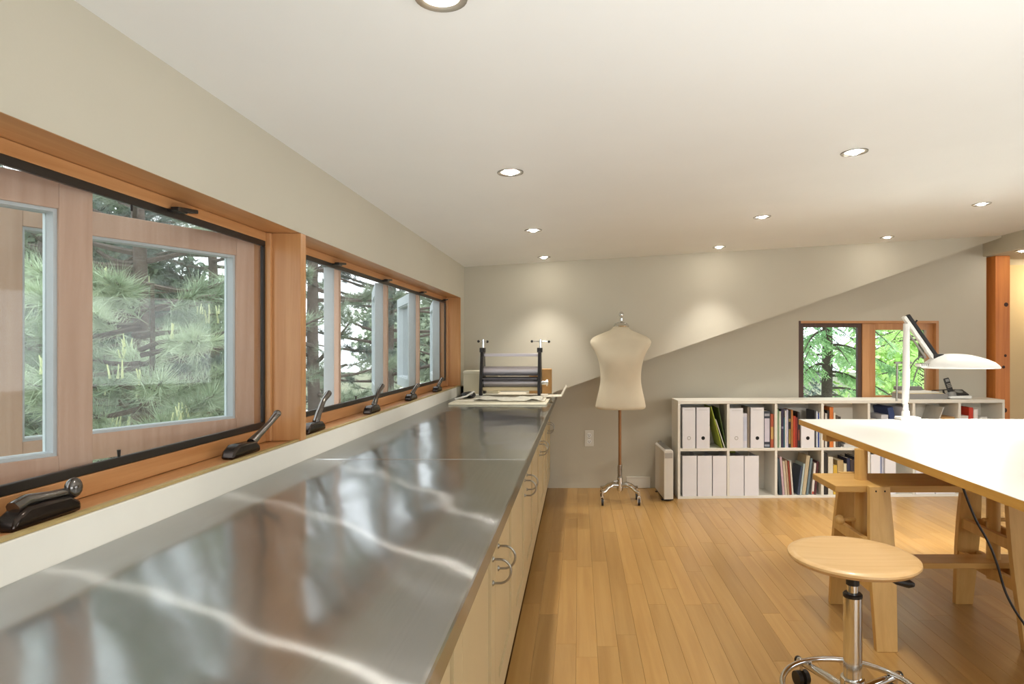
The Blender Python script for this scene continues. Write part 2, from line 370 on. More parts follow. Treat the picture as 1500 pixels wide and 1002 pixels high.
def long_window(name, ya, yb, hinges, L, angs, cranks, latches, pulls, label):
    r = root(name, (XL, (ya+yb)/2, SILLZ)); S(r, label)
    xo, xi = -1.15, -1.03
    # lining boards from the wall face to the frame, then the frame itself
    b = MB().box(-1.11, XL-.018, ya, yb, SILLZ-.028, SILLZ); b.build('window_sill', FIRY, r, bev=.003)
    MB().box(XL-.018, XL-.004, ya, yb, SILLZ+.0005, SILLZ+.006).build('sill_nosing', PLY, r)
    MB().box(-1.11, XL-.001, ya, yb, HEADZ-.0005, HEADZ+.02).build('head_lining', FIRY, r)
    f = MB().box(-1.075, xi, ya+.02, yb-.02, HEADZ-.03, HEADZ-.001).build('head_frame', FIRY, r, bev=.002)
    MB().box(-1.075, xi, ya+.02, yb-.02, SILLZ+.001, .9285).build('sill_frame', FIRY, r, bev=.002)
    for yy, s in ((ya, 1), (yb, -1)):
        MB().box(-1.105, XL+.001, yy, yy+s*.02, SILLZ+.001, HEADZ-.001).build('side_lining', FIRZ, r, bev=.001)
        MB().box(-1.075, -1.015, yy+s*.0205, yy+s*.036, SILLZ+.002, HEADZ-.002).build('side_frame', FIRZ, r, bev=.002)
    # insect-screen frame
    s0, s1 = ya+.036, yb-.036
    k = MB().box(-1.042, -1.031, s0, s1, 1.525, 1.5440).box(-1.042, -1.031, s0, s1, .9290, .9490).box(-1.042, -1.031, s0, s0+.014, .949, 1.525).box(-1.042, -1.031, s1-.014, s1, .949, 1.525)
    sf = k.build('screen_frame', BLACKM, r, bev=.002)
    MB().box(-1.0372, -1.0368, s0+.014, s1-.014, .949, 1.525).build('screen_mesh', SCREEN, sf)
    for y_, top in pulls:
        if top: MB().tube([(-1.036, y_, 1.526), (-1.036, y_, 1.511)], .0028, 8).build('screen_pull', BLACKM, sf)
        else: MB().tube([(-1.036, y_, .948), (-1.036, y_, .965)], [.0028, .004], 8).build('screen_pull', BLACKM, sf)
    for y_ in latches:
        q = MB().box(-1.045, -1.004, y_-.02, y_+.02, HEADZ-.036, HEADZ-.030).obox((-1.012, y_+.02, HEADZ-.026), (.02, .085, .010), Matrix.Rotation(R(6), 3, 'X'))
        q.build('screen_latch', BLACKM, r, bev=.002)
    for y_, a_ in zip(hinges, angs):
        sash(r, y_, L, R(a_))
        if a_ > 90 and y_ < yb-.1: MB().box(-1.078, -1.056, y_-.036, y_-.012, .93, 1.542).build('mullion', SASHM, r, bev=.002)
    for y_, st in cranks: crank(r, y_, st)
    # outer casing around the opening
    MB().box(-1.13, -1.111, ya-.02, yb+.02, HEADZ-.02, HEADZ+.08).box(-1.14, -1.111, ya-.02, yb+.02, SILLZ-.05, SILLZ-.0).build('outer_casing', GREYP, r)
    return r
long_window('window_1', W0, 2.125, (1.369, 2.05), .672, (26, 26), ((1.145, 'folded'), (1.83, 'out')), (1.611,), ((1.47, True), (1.43, False)),
            'nearest window with two pinkish wooden casements swung open')
long_window('window_2', 2.125, W1, (2.83, 3.53, 4.23, 4.915), .66, (158.5, 160.5, 157.5, 165), ((2.32, 'up'), (2.985, 'up2'), (3.68, 'low'), (4.36, 'low')), (2.676, 3.35, 4.12, 4.80), ((2.95, False),),
            'farther window of four open casements running to the corner')

# gable window
r = root('window_3', ((GX0+GX1)/2, YG, GZ0)); S(r, 'small two-light window with dark and orange frames over the bookcase')
MB().box(GX0, GX0+.018, YG-.001, YG+.15, GZ0, GZ1).build('side_lining', BROWN, r)
MB().box(GX1-.022, GX1, YG-.001, YG+.15, GZ0, GZ1).build('side_lining', FIRZ, r)
MB().box(GX0+.018, GX1-.022, YG-.001, YG+.15, GZ1-.020, GZ1).build('head_lining', FIRX, r)
MB().box(GX0+.018, GX1-.022, YG-.001, YG+.15, GZ0, GZ0+.02).build('window_sill', FIRX, r)
xm = 2.43
MB().box(xm-.035, xm+.035, YG+.02, YG+.10, GZ0+.02, GZ1-.02).build('mullion', FIRZ, r, bev=.004)
def light(x0, x1, mt, wd, y0):
    b = MB().box(x0, x0+wd, y0, y0+.04, GZ0+.02, GZ1-.02).box(x1-wd, x1, y0, y0+.04, GZ0+.02, GZ1-.02).box(x0+wd, x1-wd, y0, y0+.04, GZ1-.02-wd, GZ1-.02).box(x0+wd, x1-wd, y0, y0+.04, GZ0+.02, GZ0+.02+wd)
    o = b.build('sash', mt, r, bev=.002); MB().box(x0+wd, x1-wd, y0+.02, y0+.025, GZ0+.02+wd, GZ1-.02-wd).build('glass_pane', GLASS, o)
light(GX0+.018, xm-.035, BROWN, .034, YG+.03)
light(xm+.035, GX1-.022, FIRZ, .055, YG+.05)

# ------------------------------------------------------------------ recessed downlights
k = 0
WHITEIN = mat('downlight_trim', '#8f8a80', .3, .9, var=.02)
spotd = bpy.data.lights.new('downlight_lamp', 'SPOT'); spotd.energy = 35; spotd.color = (1, .955, .89); spotd.spot_size = R(84); spotd.spot_blend = .9; spotd.shadow_soft_size = .025
tilt = math.atan(.0585)
first = None
rows = ['nearest', 'second', 'third', 'last']
for j, y in enumerate((1.22, 2.455, 3.69, 4.82)):
    for i, x in enumerate((-.265, 1.065, 2.34)):
        lab = 'recessed chrome downlight in the %s row from the front, %s' % (rows[j], ['over the steel worktop', 'over the open floor', 'on the drafting table side'][i])
        if first is None:
            o = root('downlight', (x, y, zc(x)), 0)
            trim = MB().lathe([(.026, .022), (.037, -.001), (.050, -.0035), (.051, 0), (.050, .002)], (x, y, zc(x)), 28)
            trim.build('trim_ring', WHITEIN, o, smooth=60)
            MB().lathe([(.003, -.009), (.012, -.008), (.020, -.004), (.0245, .004), (.0245, .012)], (x, y, zc(x)), 24).build('bulb', BULB, o, smooth=60)
            first = o
        else:
            o = copy_tree(first); o.location = (x, y, zc(x))
        o.rotation_euler = (0, -tilt, 0)
        T(o, lab, 'downlight', 'recessed ceiling downlights')
        l = bpy.data.objects.new('downlight_lamp', spotd); COL.objects.link(l); l.location = (x, y, zc(x)-.03)
o = copy_tree(first); o.location = (3.505, 5.02, 1.947); o.rotation_euler = (0,0,0); T(o, 'bright recessed downlight in the low soffit beside the wooden post', 'downlight', 'recessed ceiling downlights')
ap = bpy.data.lights.new('alcove_lamp', 'POINT'); ap.energy = 7; ap.color = (1, .80, .52); ap.shadow_soft_size = .06
l = bpy.data.objects.new('alcove_lamp', ap); COL.objects.link(l); l.location = (4.4, 5.7, 1.75)

# ------------------------------------------------------------------ base cabinets and worktop
CX = -.242                       # room face of the doors
CT = .8135                       # worktop height
def cabinet(y0, y1, label):
    r = root('base_cabinet', ((CX+XL)/2, (y0+y1)/2, 0), label=label, cat='cabinet', group='cream base cabinets under the worktop')
    MB().box(XL+.004, CX-.022, y0+.001, y1-.001, .10, CT-.045).build('body', CAB, r)
    MB().box(XL+.05, CX-.07, y0+.001, y1-.001, 0, .0995).build('toe_kick', CAB, r)
    ym = (y0+y1)/2
    for a, b, hs in ((y0+.002, ym-.0015, 1), (ym+.0015, y1-.002, -1)):
        st = .085; z0, z1 = .105, CT-.05
        d = MB().box(CX-.020, CX, a, a+st, z0, z1).box(CX-.020, CX, b-st, b, z0, z1).box(CX-.020, CX, a+st, b-st, z1-st, z1).box(CX-.020, CX, a+st, b-st, z0, z0+st)
        d.box(CX-.020, CX-.008, a+st, b-st, z0+st, z1-st)
        do = d.build('door', CAB, r, bev=.0015)
        hy = b-.058 if hs == 1 else a+.058
        za, zb = .533, .600; pr = .052
        pts = [(CX+.002, hy, za)] + [(CX+.014, hy, za)] + [(CX+.020+(pr-.020)*math.sin(t), hy, (za+zb)/2-(zb-za)/2*math.cos(t)) for t in np.linspace(.15, math.pi-.15, 11)] + [(CX+.014, hy, zb), (CX+.002, hy, zb)]
        h = MB().tube(pts, .0035, 8)
        for zz in (za, zb): h.lathe([(.008, 0), (.008, .002), (.004, .006)], (CX+.0003, hy, zz), 12, Matrix.Rotation(R(90), 3, 'Y'))
        h.build('handle', NICKEL, do, smooth=50)
edges = [-1.80, -.76, .28, 1.32, 2.36, 3.40, 4.44, YG-.005]
ordn = ['behind the camera, farthest from the window corner', 'behind the camera', 'nearest the camera', 'second from the camera', 'third from the camera', 'fourth from the camera', 'farthest, ending at the back wall']
for i in range(2, 7): cabinet(edges[i], edges[i+1], 'cream double-door base cabinet under the steel worktop, '+ordn[i])
# worktop: flat top with folded front edge; seam at y 2.152
wt = root('steel_worktop', (-.55, 2.2, CT), label='long brushed stainless steel worktop under the windows', cat='worktop')
def sheet(y0, y1):
    xf, xb = -.175, XL+.001
    # rounded front edge profile in xz, extruded along y
    prof = [(xb, CT-.004), (xb, CT), (xf-.006, CT), (xf-.002, CT-.0015), (xf, CT-.006), (xf, CT-.040), (xf-.004, CT-.042), (xf-.004, CT-.010), (xf-.010, CT-.004)]
    me = MB().prism(prof, y0, y1)
    o = me.build('steel_sheet', STEEL, wt)
    uv = o.data.uv_layers.new(name='UVMap')
    co = o.data.vertices
    for lp in o.data.loops:
        v = co[lp.vertex_index].co; uv.data[lp.index].uv = (v.y, v.x+v.z)
    return o
sheet(-1.8, 2.1515); sheet(2.1530, YC-.002)
MB().tube([(XL+.003, 2.1522, CT-.0002), (-.182, 2.1522, CT-.0002)], .0011, 8).build('seam_bead', CHROME, wt)
MB().box(XL+.001, -.18, -1.8, YC-.002, CT-.042, CT-.0045).build('core_board', PLY, wt)


def build_at(b, name, mt, loc, rz=0, **k):
    """one mesh with its own origin: the shape is given about that origin"""
    bev = k.pop('bev', 0); sm = k.pop('smooth', None)
    o = b.build(name, mt, None, bev=bev, smooth=sm); o.location = loc; o.rotation_euler = (0, 0, rz)
    WM[o.name] = Matrix.Translation(loc) @ Matrix.Rotation(rz, 4, 'Z')
    return T(o, **k)
def sub(b, name, mt, par, bev=0, smooth=None, seg=2):
    """a part given in its parent's own coordinates"""
    o = b.build(name, mt, None, bev=bev, smooth=smooth, seg=seg); o.parent = par; WM[o.name] = WM[par.name].copy(); return o

# ------------------------------------------------------------------ things at the far end of the worktop
BOARD = mat('cream_board', '#d9d0b8', .7, var=.04)
BOXC = mat('cream_box_card', '#cdc3a8', .7, var=.04)
KRAFT = mat('tan_cardboard', '#b98e58', .7, var=.05)
DKGREY = mat('dark_iron', '#2e2c2c', .4, .5, var=.08)
ROLL = mat('polished_steel_roller', '#d9d4da', .36, .7, var=.03)
FELT = mat('cream_felt', '#d8c6a0', .9, var=.04)
bo = build_at(MB().box(-.32, .32, -.44, .44, .0005, .012), 'board', BOARD, (-.525, 4.56, CT), R(-.5), bev=.002, label='large flat cream board lying on the far end of the worktop', cat='board')
bo2 = build_at(MB().box(-.30, .30, -.40, .40, .0005, .008), 'board', PAPER, (-.53, 4.60, CT+.0125), R(.6), bev=.001, label='thinner buff board on top of the large cream board, under the press', cat='board')
# rumpled newsprint under the press
b = MB(); nx, ny = 26, 12
for j in range(ny+1):
    for i in range(nx+1):
        x = -.235+.45*i/nx; y = -.24+.30*j/ny
        z = .004+.0045*math.sin(i*.9+j*.5)+.0035*math.sin(j*1.3+i*.31)+.003*math.sin(i*.37)
        b.v.append((x, y, max(.0008, z)))
for j in range(ny):
    for i in range(nx):
        a = j*(nx+1)+i; b.f.append((a, a+1, a+nx+2, a+nx+1))
NEWS = mat('newsprint', '#c9c4b4', .9, var=.16, scale=45)
o = build_at(b, 'newsprint_sheet', NEWS, (-.46, 4.42, CT+.021), 0, smooth=60, label='rumpled newsprint sheet spread under the front of the press', cat='paper')
o.modifiers.new('thickness', 'SOLIDIFY').thickness = .0008
# stiff paper that juts out past the worktop edge
b = MB().prism([(-.09, 0), (.115, .004), (.150, .075), (.146, .077), (.110, .0065), (-.09, .0015)], -.10, .10)
build_at(b, 'paper_sheet', PAPER, (-.238, 4.56, CT+.0212), R(3), label='stiff cream paper sheet jutting past the worktop corner beside the press', cat='paper')
# cream box at the left
r = root('carton', (-.80, 4.79, CT+.0005), R(2), label='cream cardboard carton standing in the window corner behind the press', cat='box')
sub(MB().box(-.072, .19, .01, .20, .0, .165), 'body', BOXC, r, bev=.003); sub(MB().box(-.074, .192, .008, .202, .150, .172), 'lid', BOARD, r, bev=.002)
r.location.z = CT+.0215
# black bag with white tag
b = MB(); 
b.loft([[(math.cos(t)*.055*k+.01*k*math.sin(3*t), math.sin(t)*.085*k, z+.004*math.sin(2*t)) for t in np.linspace(0, 2*math.pi, 15)[:-1]] for k, z in ((.9, 0), (1, .012), (.85, .026), (.4, .034))])
bg_ = build_at(b, 'brush_wallet', BLACKP, (-.775, 4.44, CT+.0258), R(20), smooth=60, label='small soft black wallet by the window end of the boards', cat='wallet')
b = MB().prism([(-.075, 0), (.0, .018), (.055, .05), (.058, .048), (.004, .014), (-.073, -.003)], -.03, .03)
build_at(b, 'paper_tag', TRIMW, (-.77, 4.33, CT+.0245), R(15), label='curled white paper strip beside the black wallet', cat='paper')
# tan box behind the press
build_at(MB().box(-.085, .085, -.06, .06, 0, .185), 'cardboard_box', KRAFT, (-.293, 4.87, CT+.0215), R(1), bev=.003, label='tan cardboard box behind the right end of the press', cat='box')
# the press
PY = 4.62
r = root('etching_press', (-.492, PY, CT+.026), label='tabletop etching press with black side plates and two steel rollers', cat='printing press')
z0 = CT+.030
for sx in (-.700, -.284):
    s = MB().prism([(PY-.115, z0), (PY-.06, z0), (PY-.03, z0+.03), (PY+.03, z0+.03), (PY+.06, z0), (PY+.115, z0), (PY+.105, z0+.06), (PY+.045, z0+.31), (PY-.045, z0+.31), (PY-.105, z0+.06)], sx-.011, sx+.011, 'yz')
    so = s.build('side_plate', DKGREY, r, bev=.003)
    MB().box(sx-.019, sx+.019, PY-.03, PY+.03, z0+.306, z0+.340).build('bearing_cap', BLACKP, so, bev=.003)
    dd = 1 if sx > -.5 else .45
    MB().tube([(sx+.004, PY, z0+.340), (sx+.004, PY, z0+.400)], .0085, 10).build('pressure_screw', CHROME, so, smooth=50)
    hb = MB().tube([(sx-.055*dd, PY-.05*(1-dd), z0+.386), (sx+.062*dd, PY+.05*(1-dd), z0+.384)], .0042, 8)
    hb.build('cross_handle', CHROME, so, smooth=50)
    kb = MB().sphere((sx-.058*dd, PY-.052*(1-dd), z0+.386), .010, 12, 8); kb.build('handle_knob', BLACKP, so, smooth=80)
    kb = MB().sphere((sx+.066*dd, PY+.052*(1-dd), z0+.384), .010, 12, 8); kb.build('handle_knob', BLACKP, so, smooth=80)
xa, xb = -.689, -.295
MB().box(xa, xb, PY-.02, PY+.02, z0+.276, z0+.298).build('tie_bar', ROLL, r, bev=.003)
def roller(name, zc_, rr, mt, yo=0, ex=0):
    b = MB().tube([(xa, PY+yo, zc_), (xb, PY+yo, zc_)], rr, 24); return b.build(name, mt, r, smooth=50)
roller('top_roller', z0+.170, .034, ROLL); roller('bottom_roller', z0+.085, .029, ROLL)
roller('spindle_rod', z0+.126, .006, DKGREY, -.05)
MB().box(xa+.004, xb-.004, PY-.12, PY+.12, z0+.1150, z0+.1235).build('press_bed', mat('dark_bed', '#6d6b70', .3, .6), r, bev=.001)
MB().box(xa, xb, PY-.075, PY-.045, z0+.032, z0+.056).build('front_rail', FELT, r, bev=.003)
MB().box(xa, xb, PY+.045, PY+.075, z0+.032, z0+.056).build('rear_rail', FELT, r, bev=.003)
h = MB().tube([(-.274, PY, z0+.085), (-.222, PY, z0+.085)], .014, 16); h.tube([(-.236, PY, z0+.085), (-.226, PY, z0+.085)], .024, 16); h.build('drive_hub', CHROME, r, smooth=50)

# ------------------------------------------------------------------ dress form
DX, DY = at(908, 700, 4.86).x, 4.86
r = root('dress_form', (DX, DY, 0), label='headless cream dress form on a metal caster stand before the diagonal wall', cat='dress form')
kk = DY/F
prof = [(479,11,.040,.8,0),(483,15,.050,.8,.004),(487.5,25,.058,.8,.004),(492,36,.070,.7,.004),(496,42,.078,.65,.002),(501,44.5,.082,.6,0),(507,43,.088,.6,-.004),(514,38.5,.098,.66,-.010),
        (522,34.8,.108,.72,-.014),(531,32,.112,.8,-.014),(541,30.3,.106,.85,-.010),(551,29.6,.098,.85,-.006),(561,30,.096,.85,0),(572,32,.102,.85,.004),(583,34.6,.112,.85,.008),(592,36.4,.118,.85,.010),(596.5,36.6,.118,.85,.010),(599,34,.110,.85,.010)]
rings = []
def catmull(P, n):
    out = []
    for i in range(len(P)-1):
        p0 = P[max(i-1, 0)]; p1 = P[i]; p2 = P[i+1]; p3 = P[min(i+2, len(P)-1)]
        for t in np.linspace(0, 1, n, endpoint=False):
            out.append(tuple(.5*((2*b_)+(-a_+c_)*t+(2*a_-5*b_+4*c_-d_)*t*t+(-a_+3*b_-3*c_+d_)*t**3) for a_, b_, c_, d_ in zip(p0, p1, p2, p3)))
    return out + [P[-1]]
for y_, hw, dp, ex, oy in catmull(prof, 3):
    z = EYE-(y_-VY)*kk; ring = []
    for i in range(40):
        t = 2*math.pi*i/40; c, s_ = math.cos(t), math.sin(t)
        ring.append((DX + (1.2*kk) + math.copysign(abs(c)**(2*ex/1.6 if ex < 1 else 1), c)*hw*kk, DY+oy+math.copysign(abs(s_)**.9, s_)*dp, z))
    rings.append(ring)
t_ = MB().loft(rings).build('torso', LINEN, r, smooth=70)
# seams down the front and back of the jersey
zt = lambda y_: EYE-(y_-VY)*kk
n = MB().lathe([(.036, 0), (.058, .004), (.062, .012), (.050, .030), (.030, .040), (.012, .044)], (DX+.012, DY+.004, zt(479)-.004), 24); n.build('neck_cap', CHROME, r, smooth=40)
for a in range(4):
    q = a*math.pi/2+.6; MB().lathe([(.004, 0), (.010, .004), (.009, .016), (.002, .02)], (DX+.012+.045*math.cos(q), DY+.004+.045*math.sin(q), zt(479)+.012), 10).build('cap_screw', CHROME, r, smooth=50)
n = MB().tube([(DX+.012, DY+.004, zt(470)), (DX+.012, DY+.004, zt(466))], .012, 12).sphere((DX+.012, DY+.004, zt(461)), .020, 16, 10, (1, 1, 1.15)); n.build('finial', CHROME, r, smooth=70)
POLEM = mat('brassy_pole', '#9a6f48', .35, .5, var=.05)
MB().tube([(DX, DY, .20), (DX, DY, zt(596))], .0115, 16).build('pole', POLEM, r, smooth=60)
sp = [(DX+.0165*math.cos(t), DY+.0165*math.sin(t), .19+.095*t/(2*math.pi*8)) for t in np.linspace(0, 2*math.pi*8, 97)]
MB().tube(sp, .0035, 6).build('spring', NICKEL, r, smooth=60)
MB().lathe([(.014, .085), (.022, .09), (.024, .12), (.020, .19), (.014, .195)], (DX, DY, 0), 20).build('hub', CHROME, r, smooth=40)
MB().tube([(DX-.02, DY-.012, .165), (DX-.052, DY-.03, .165)], .006, 8).build('set_screw', CHROME, r, smooth=60)
for a in (R(38), R(142), R(218), R(322)):
    ca, sa = math.cos(a)*1.12, math.sin(a)*.95
    lg = MB().tube([(DX+ca*q, DY+sa*q, z) for q, z in ((.015, .13), (.06, .138), (.10, .122), (.13, .098), (.150, .094), (.157, .094))], [.013, .012, .011, .011, .012, .009], 12).build('leg', CHROME, r, smooth=70)
    cx, cy = DX+ca*.155, DY+sa*.155
    c = MB().tube([(cx, cy, .105), (cx, cy, .066)], .009, 10).box(cx-.012, cx-.009, cy-.02, cy+.006, .024, .068).box(cx+.009, cx+.012, cy-.02, cy+.006, .024, .068).box(cx-.012, cx+.012, cy-.012, cy+.006, .060, .068)
    c.build('caster', CHROME, lg, smooth=40)
    MB().tube([(cx-.008, cy-.008, .0245), (cx+.008, cy-.008, .0245)], .0242, 18).build('caster_wheel', BLACKP, lg, smooth=50)

# wall outlet, low white plate, slim heater
r = root('wall_outlet', (at(863, 642, YG).x, YG, .418), label='white wall outlet plate on the lower beige wall, left of the dress form', cat='outlet')
sub(MB().box(-.038, .038, -.006, -.0005, -.068, .068), 'cover_plate', TRIMW, r, bev=.003)
for z in (-.026, .026):
    sk = sub(MB().lathe([(.019, 0), (.019, .0025), (.018, .003)], (0, -.006, z), 20, Matrix.Rotation(R(90), 3, 'X')), 'socket', WHITEG, r)
    sub(MB().box(-.009, -.006, -.0094, -.0088, z-.004, z+.008).box(.006, .009, -.0094, -.0088, z-.004, z+.008).tube([(0, -.0088, z-.010), (0, -.0094, z-.010)], .003, 8), 'slots', DARKH, sk)
sub(MB().lathe([(.0035, 0), (.0035, .001)], (0, -.006, 0), 10, Matrix.Rotation(R(90), 3, 'X')), 'plate_screw', NICKEL, r)
r = root('vent_plate', (.50, YG, 0), label='low white plate on the wall at floor level behind the dress form', cat='vent')
sub(MB().box(-.10, .10, -.012, -.0005, .001, .095), 'plate', TRIMW, r, bev=.003); sub(MB().box(-.10, .10, -.014, -.0122, .088, .095), 'top_lip', TRIMW, r)
HEAT = mat('heater_enamel', '#d2ccc0', .4, var=.02)
hx = at(979.5, 735, 4.87).x
r = root('panel_heater', (hx, 4.87, 0), R(3), label='slim white panel heater standing end-on beside the bookcase', cat='heater')
sub(MB().prism([(-.036, .018), (.036, .018), (.036, .385), (.026, .397), (-.026, .397), (-.036, .385)], .0, .40), 'body', HEAT, r, bev=.004)
sub(MB().box(-.03, .03, .03, .37, .004, .018).box(-.045, .045, .05, .08, .0005, .006).box(-.045, .045, .32, .35, .0005, .006), 'feet', BLACKP, r)
for i in range(11): sub(MB().box(-.024, .024, .03+.032*i, .046+.032*i, .3972, .401), 'grille_bar', NICKEL, r)
sub(MB().box(-.03, .03, -.004, -.0005, .335, .375), 'control_panel', mat('control_grey', '#aaa59b', .35, .3), r)
sub(MB().tube([(0, .385, .397), (0, .385, .412)], .016, 16), 'dial', CHROME, r, smooth=50)

# ------------------------------------------------------------------ bookcase
BL = Vector((at(993, 731, 4.96).x, 4.96, 0)); BRt = Vector((at(1472, 700, 5.06).x, 5.06, 0))
BA = math.atan2(BRt.y-BL.y, BRt.x-BL.x); BW = (BRt-BL).length; BD, BH = .265, .768
def sx(px):
    """distance along the bookcase front of what is seen at pixel column px"""
    u = (px-VX)/F
    return (u*BL.y-BL.x)/(math.cos(BA)-u*math.sin(BA))
def zy(py, px=1100):
    Yd = BL.y+sx(px)*math.sin(BA); return EYE-(py-VY)*Yd/F
BM = Matrix.Translation(BL) @ Matrix.Rotation(BA, 4, 'Z')
def bw(s, t, z): return BM @ Vector((s, t, z))
bc = root('bookcase', BL, BA, label='long low white two-tier cube bookcase under the small window', cat='bookcase')
DIV = [1067, 1137, 1205, 1273, 1339, 1406]
Z1, Z2 = .0185, .393
sub(MB().box(0, BW, 0, BD, .742, BH), 'top_panel', SHELFM, bc, bev=.002)
sub(MB().box(.02, BW-.02, .002, BD-.008, 0, .018), 'bottom_panel', SHELFM, bc, bev=.001)
sub(MB().box(0, .0195, 0, BD, 0, .7415), 'side_panel', SHELFM, bc, bev=.001); sub(MB().box(BW-.0195, BW, 0, BD, 0, .7415), 'side_panel', SHELFM, bc, bev=.001)
ds = [sx(p) for p in DIV]; lim = [.0195]+ds+[BW-.0195]
for d in ds: sub(MB().box(d-.010, d+.010, .001, BD-.008, .0185, .7415), 'divider', SHELFM, bc, bev=.001)
for i in range(7):
    a = lim[i]+(.0105 if i else .001); b_ = lim[i+1]-(.0105 if i < 6 else .001)
    sub(MB().box(a, b_, .002, BD-.008, .372, .3925), 'shelf', SHELFM, bc, bev=.001)
sub(MB().box(.02, BW-.02, BD-.0075, BD, .0185, .7415), 'back_panel', SHELFM, bc)

bmats = {}
def bm_(h):
    if h not in bmats: bmats[h] = mat('cover_'+h[1:], h, .5, var=.06, scale=20)
    return bmats[h]
PAGES = mat('page_block', '#d9cfb6', .85, var=.05, scale=60)
def book(p0, p1, ytop, shelf, colr, label, lean=0, dep=.17, t0=.02, band=None, group=None):
    """a book standing between two pixel columns; lean in degrees, positive to the right"""
    a, b_ = sx(p0), sx(p1); wd = max(.006, (b_-a-.0008)*math.cos(R(abs(lean)))-(.0006 if lean else 0)); z0 = (Z1 if shelf == 0 else Z2)+.0008
    hgt = zy(ytop, p0)-z0
    if lean: hgt = hgt/math.cos(R(abs(lean)))-wd*math.sin(R(abs(lean)))
    pivot = Matrix.Rotation(R(lean), 4, 'Y')
    r_ = bpy.data.objects.new('book', None); COL.objects.link(r_); r_.empty_display_size = .03
    loc = bw(a if lean >= 0 else b_, t0, z0); 
    wl = 0 if lean >= 0 else -wd
    r_.matrix_world = Matrix.Translation(loc) @ Matrix.Rotation(BA, 4, 'Z') @ pivot
    off = wd*math.sin(R(lean)) if lean > 0 else 0
    if lean > 0: r_.location.z += off
    if lean < 0: r_.location.z += wd*math.sin(R(-lean))
    WM[r_.name] = r_.matrix_world.copy()
    c = min(.0022, wd*.22)
    cv = MB().box(wl, wl+c, 0, dep, 0, hgt).box(wl+wd-c, wl+wd, 0, dep, 0, hgt).prism([(wl+c, 0), (wl+wd/2, -.0018), (wl+wd-c, 0), (wl+wd-c, .002), (wl+c, .002)], 0, hgt, 'xy')
    sub(cv, 'cover', bm_(colr), r_)
    sub(MB().box(wl+c, wl+wd-c, .003, dep-.004, .003, hgt-.004), 'page_block', PAGES, r_)
    if band:
        for (f0, f1, bc_) in band: sub(MB().box(wl+wd*.1, wl+wd*.9, -.0026, -.0016, hgt*f0, hgt*f1), 'spine_label', bm_(bc_), r_)
    T(r_, label, 'book', group or 'books in the bookcase'); return r_
def mfile(p0, p1, ytop, shelf, hole, label, t0=.006, back=False):
    a, b_ = sx(p0), sx(p1); wd = b_-a-.002; z0 = (Z1 if shelf == 0 else Z2)+.0008; h = zy(ytop, p0)-z0
    r_ = root('magazine_file', bw(a+.001, t0, z0), BA, label=label, cat='magazine file', group='white magazine files')
    c = .003; dp = .235
    body = MB().box(0, wd, 0, c, 0, h).box(0, wd, c, dp, 0, c)
    for x0 in (0, wd-c): body.prism([(c, c), (dp, c), (dp, h*(.45 if not back else .98)), (dp*.55, h*.97), (c, h)], x0, x0+c, 'yz')
    body.box(c, wd-c, dp-c, dp, c, h*.44)
    sub(body, 'body', WHITEP, r_)
    if not back:
        zz = zy(642, p0)-z0
        ring = sub(MB().lathe([(.0135, 0), (.0145, .0008), (.0105, .0012), (.0105, .0002)], (wd/2, -.0002, zz), 24, Matrix.Rotation(R(90), 3, 'X')), 'finger_hole', DARKH if hole == 'dark' else NICKEL, r_)
        if hole == 'dark': sub(MB().lathe([(.0003, .0), (.0112, .0004)], (wd/2, -.0009, zz), 24, Matrix.Rotation(R(90), 3, 'X')), 'hole_opening', DARKH, ring)
        else: sub(MB().lathe([(.0003, .0), (.0112, .0004)], (wd/2, -.0009, zz), 24, Matrix.Rotation(R(90), 3, 'X')), 'hole_opening', WHITEP, ring)
    if not back: sub(MB().box(wd*.15, wd*.85, -.0012, -.0004, h-.022, h-.019), 'label_slot', mat('slot_grey', '#c2c0bf', .6) if 'slot_grey' not in bpy.data.materials else bpy.data.materials['slot_grey'], r_)
    return r_
# upper row, from the left
mfile(1000, 1019, 597, 1, 'light', 'white magazine file at the left end of the upper shelf, pale finger hole')
mfile(1020.5, 1040, 597, 1, 'dark', 'second white magazine file of the upper left cube, dark finger hole')
book(1041, 1042.6, 596, 1, '#a8b830', 'thin lime green folder leaning in the upper left cube', lean=0) if False else None
def leaner(p0, p1, ytop, shelf, colr, label, name='folder', thick=.005, dep=.23, t0=.012):
    """a thin folder whose top is at p0 and foot at p1 (pixel columns), leaning"""
    z0 = (Z1 if shelf == 0 else Z2)+.001; top = zy(ytop, p0); a, b_ = sx(p0), sx(p1)
    ang = math.atan2(b_-a, top-z0); L = math.hypot(b_-a, top-z0)
    m3 = Matrix.Rotation(-ang, 3, 'Y'); b = MB()
    b.obox(m3 @ Vector((0, dep/2, L/2)) , (thick, dep, L), m3)
    o = build_at(b, name, bm_(colr), bw(b_, t0, z0+thick/2*abs(math.sin(ang))), BA, label=label, cat='folder', group='folders in the upper left cube'); return o
leaner(1042.5, 1058.5, 596.5, 1, '#a9b63c', 'thin lime green folder leaning in the upper left cube')
leaner(1049, 1062.5, 615, 1, '#e2e2dc', 'shorter white folder leaning against the lime green one')
leaner(1053, 1064.6, 598, 1, '#46591c', 'dark olive folder leaning behind the white one in the upper left cube')
mfile(1069, 1089, 598, 1, 'light', 'white magazine file at the left of the second upper cube, pale finger hole')
book(1089.6, 1095.6, 606, 1, '#d9d8e2', 'white booklet between the two magazine files of the second upper cube', band=[(.2, .9, '#c9cfe0')])
book(1096.2, 1099.4, 597, 1, '#8f8578', 'tall grey folder left of the dark-holed file in the second upper cube')
mfile(1100, 1119.5, 597, 1, 'dark', 'white magazine file in the middle of the second upper cube, dark finger hole')
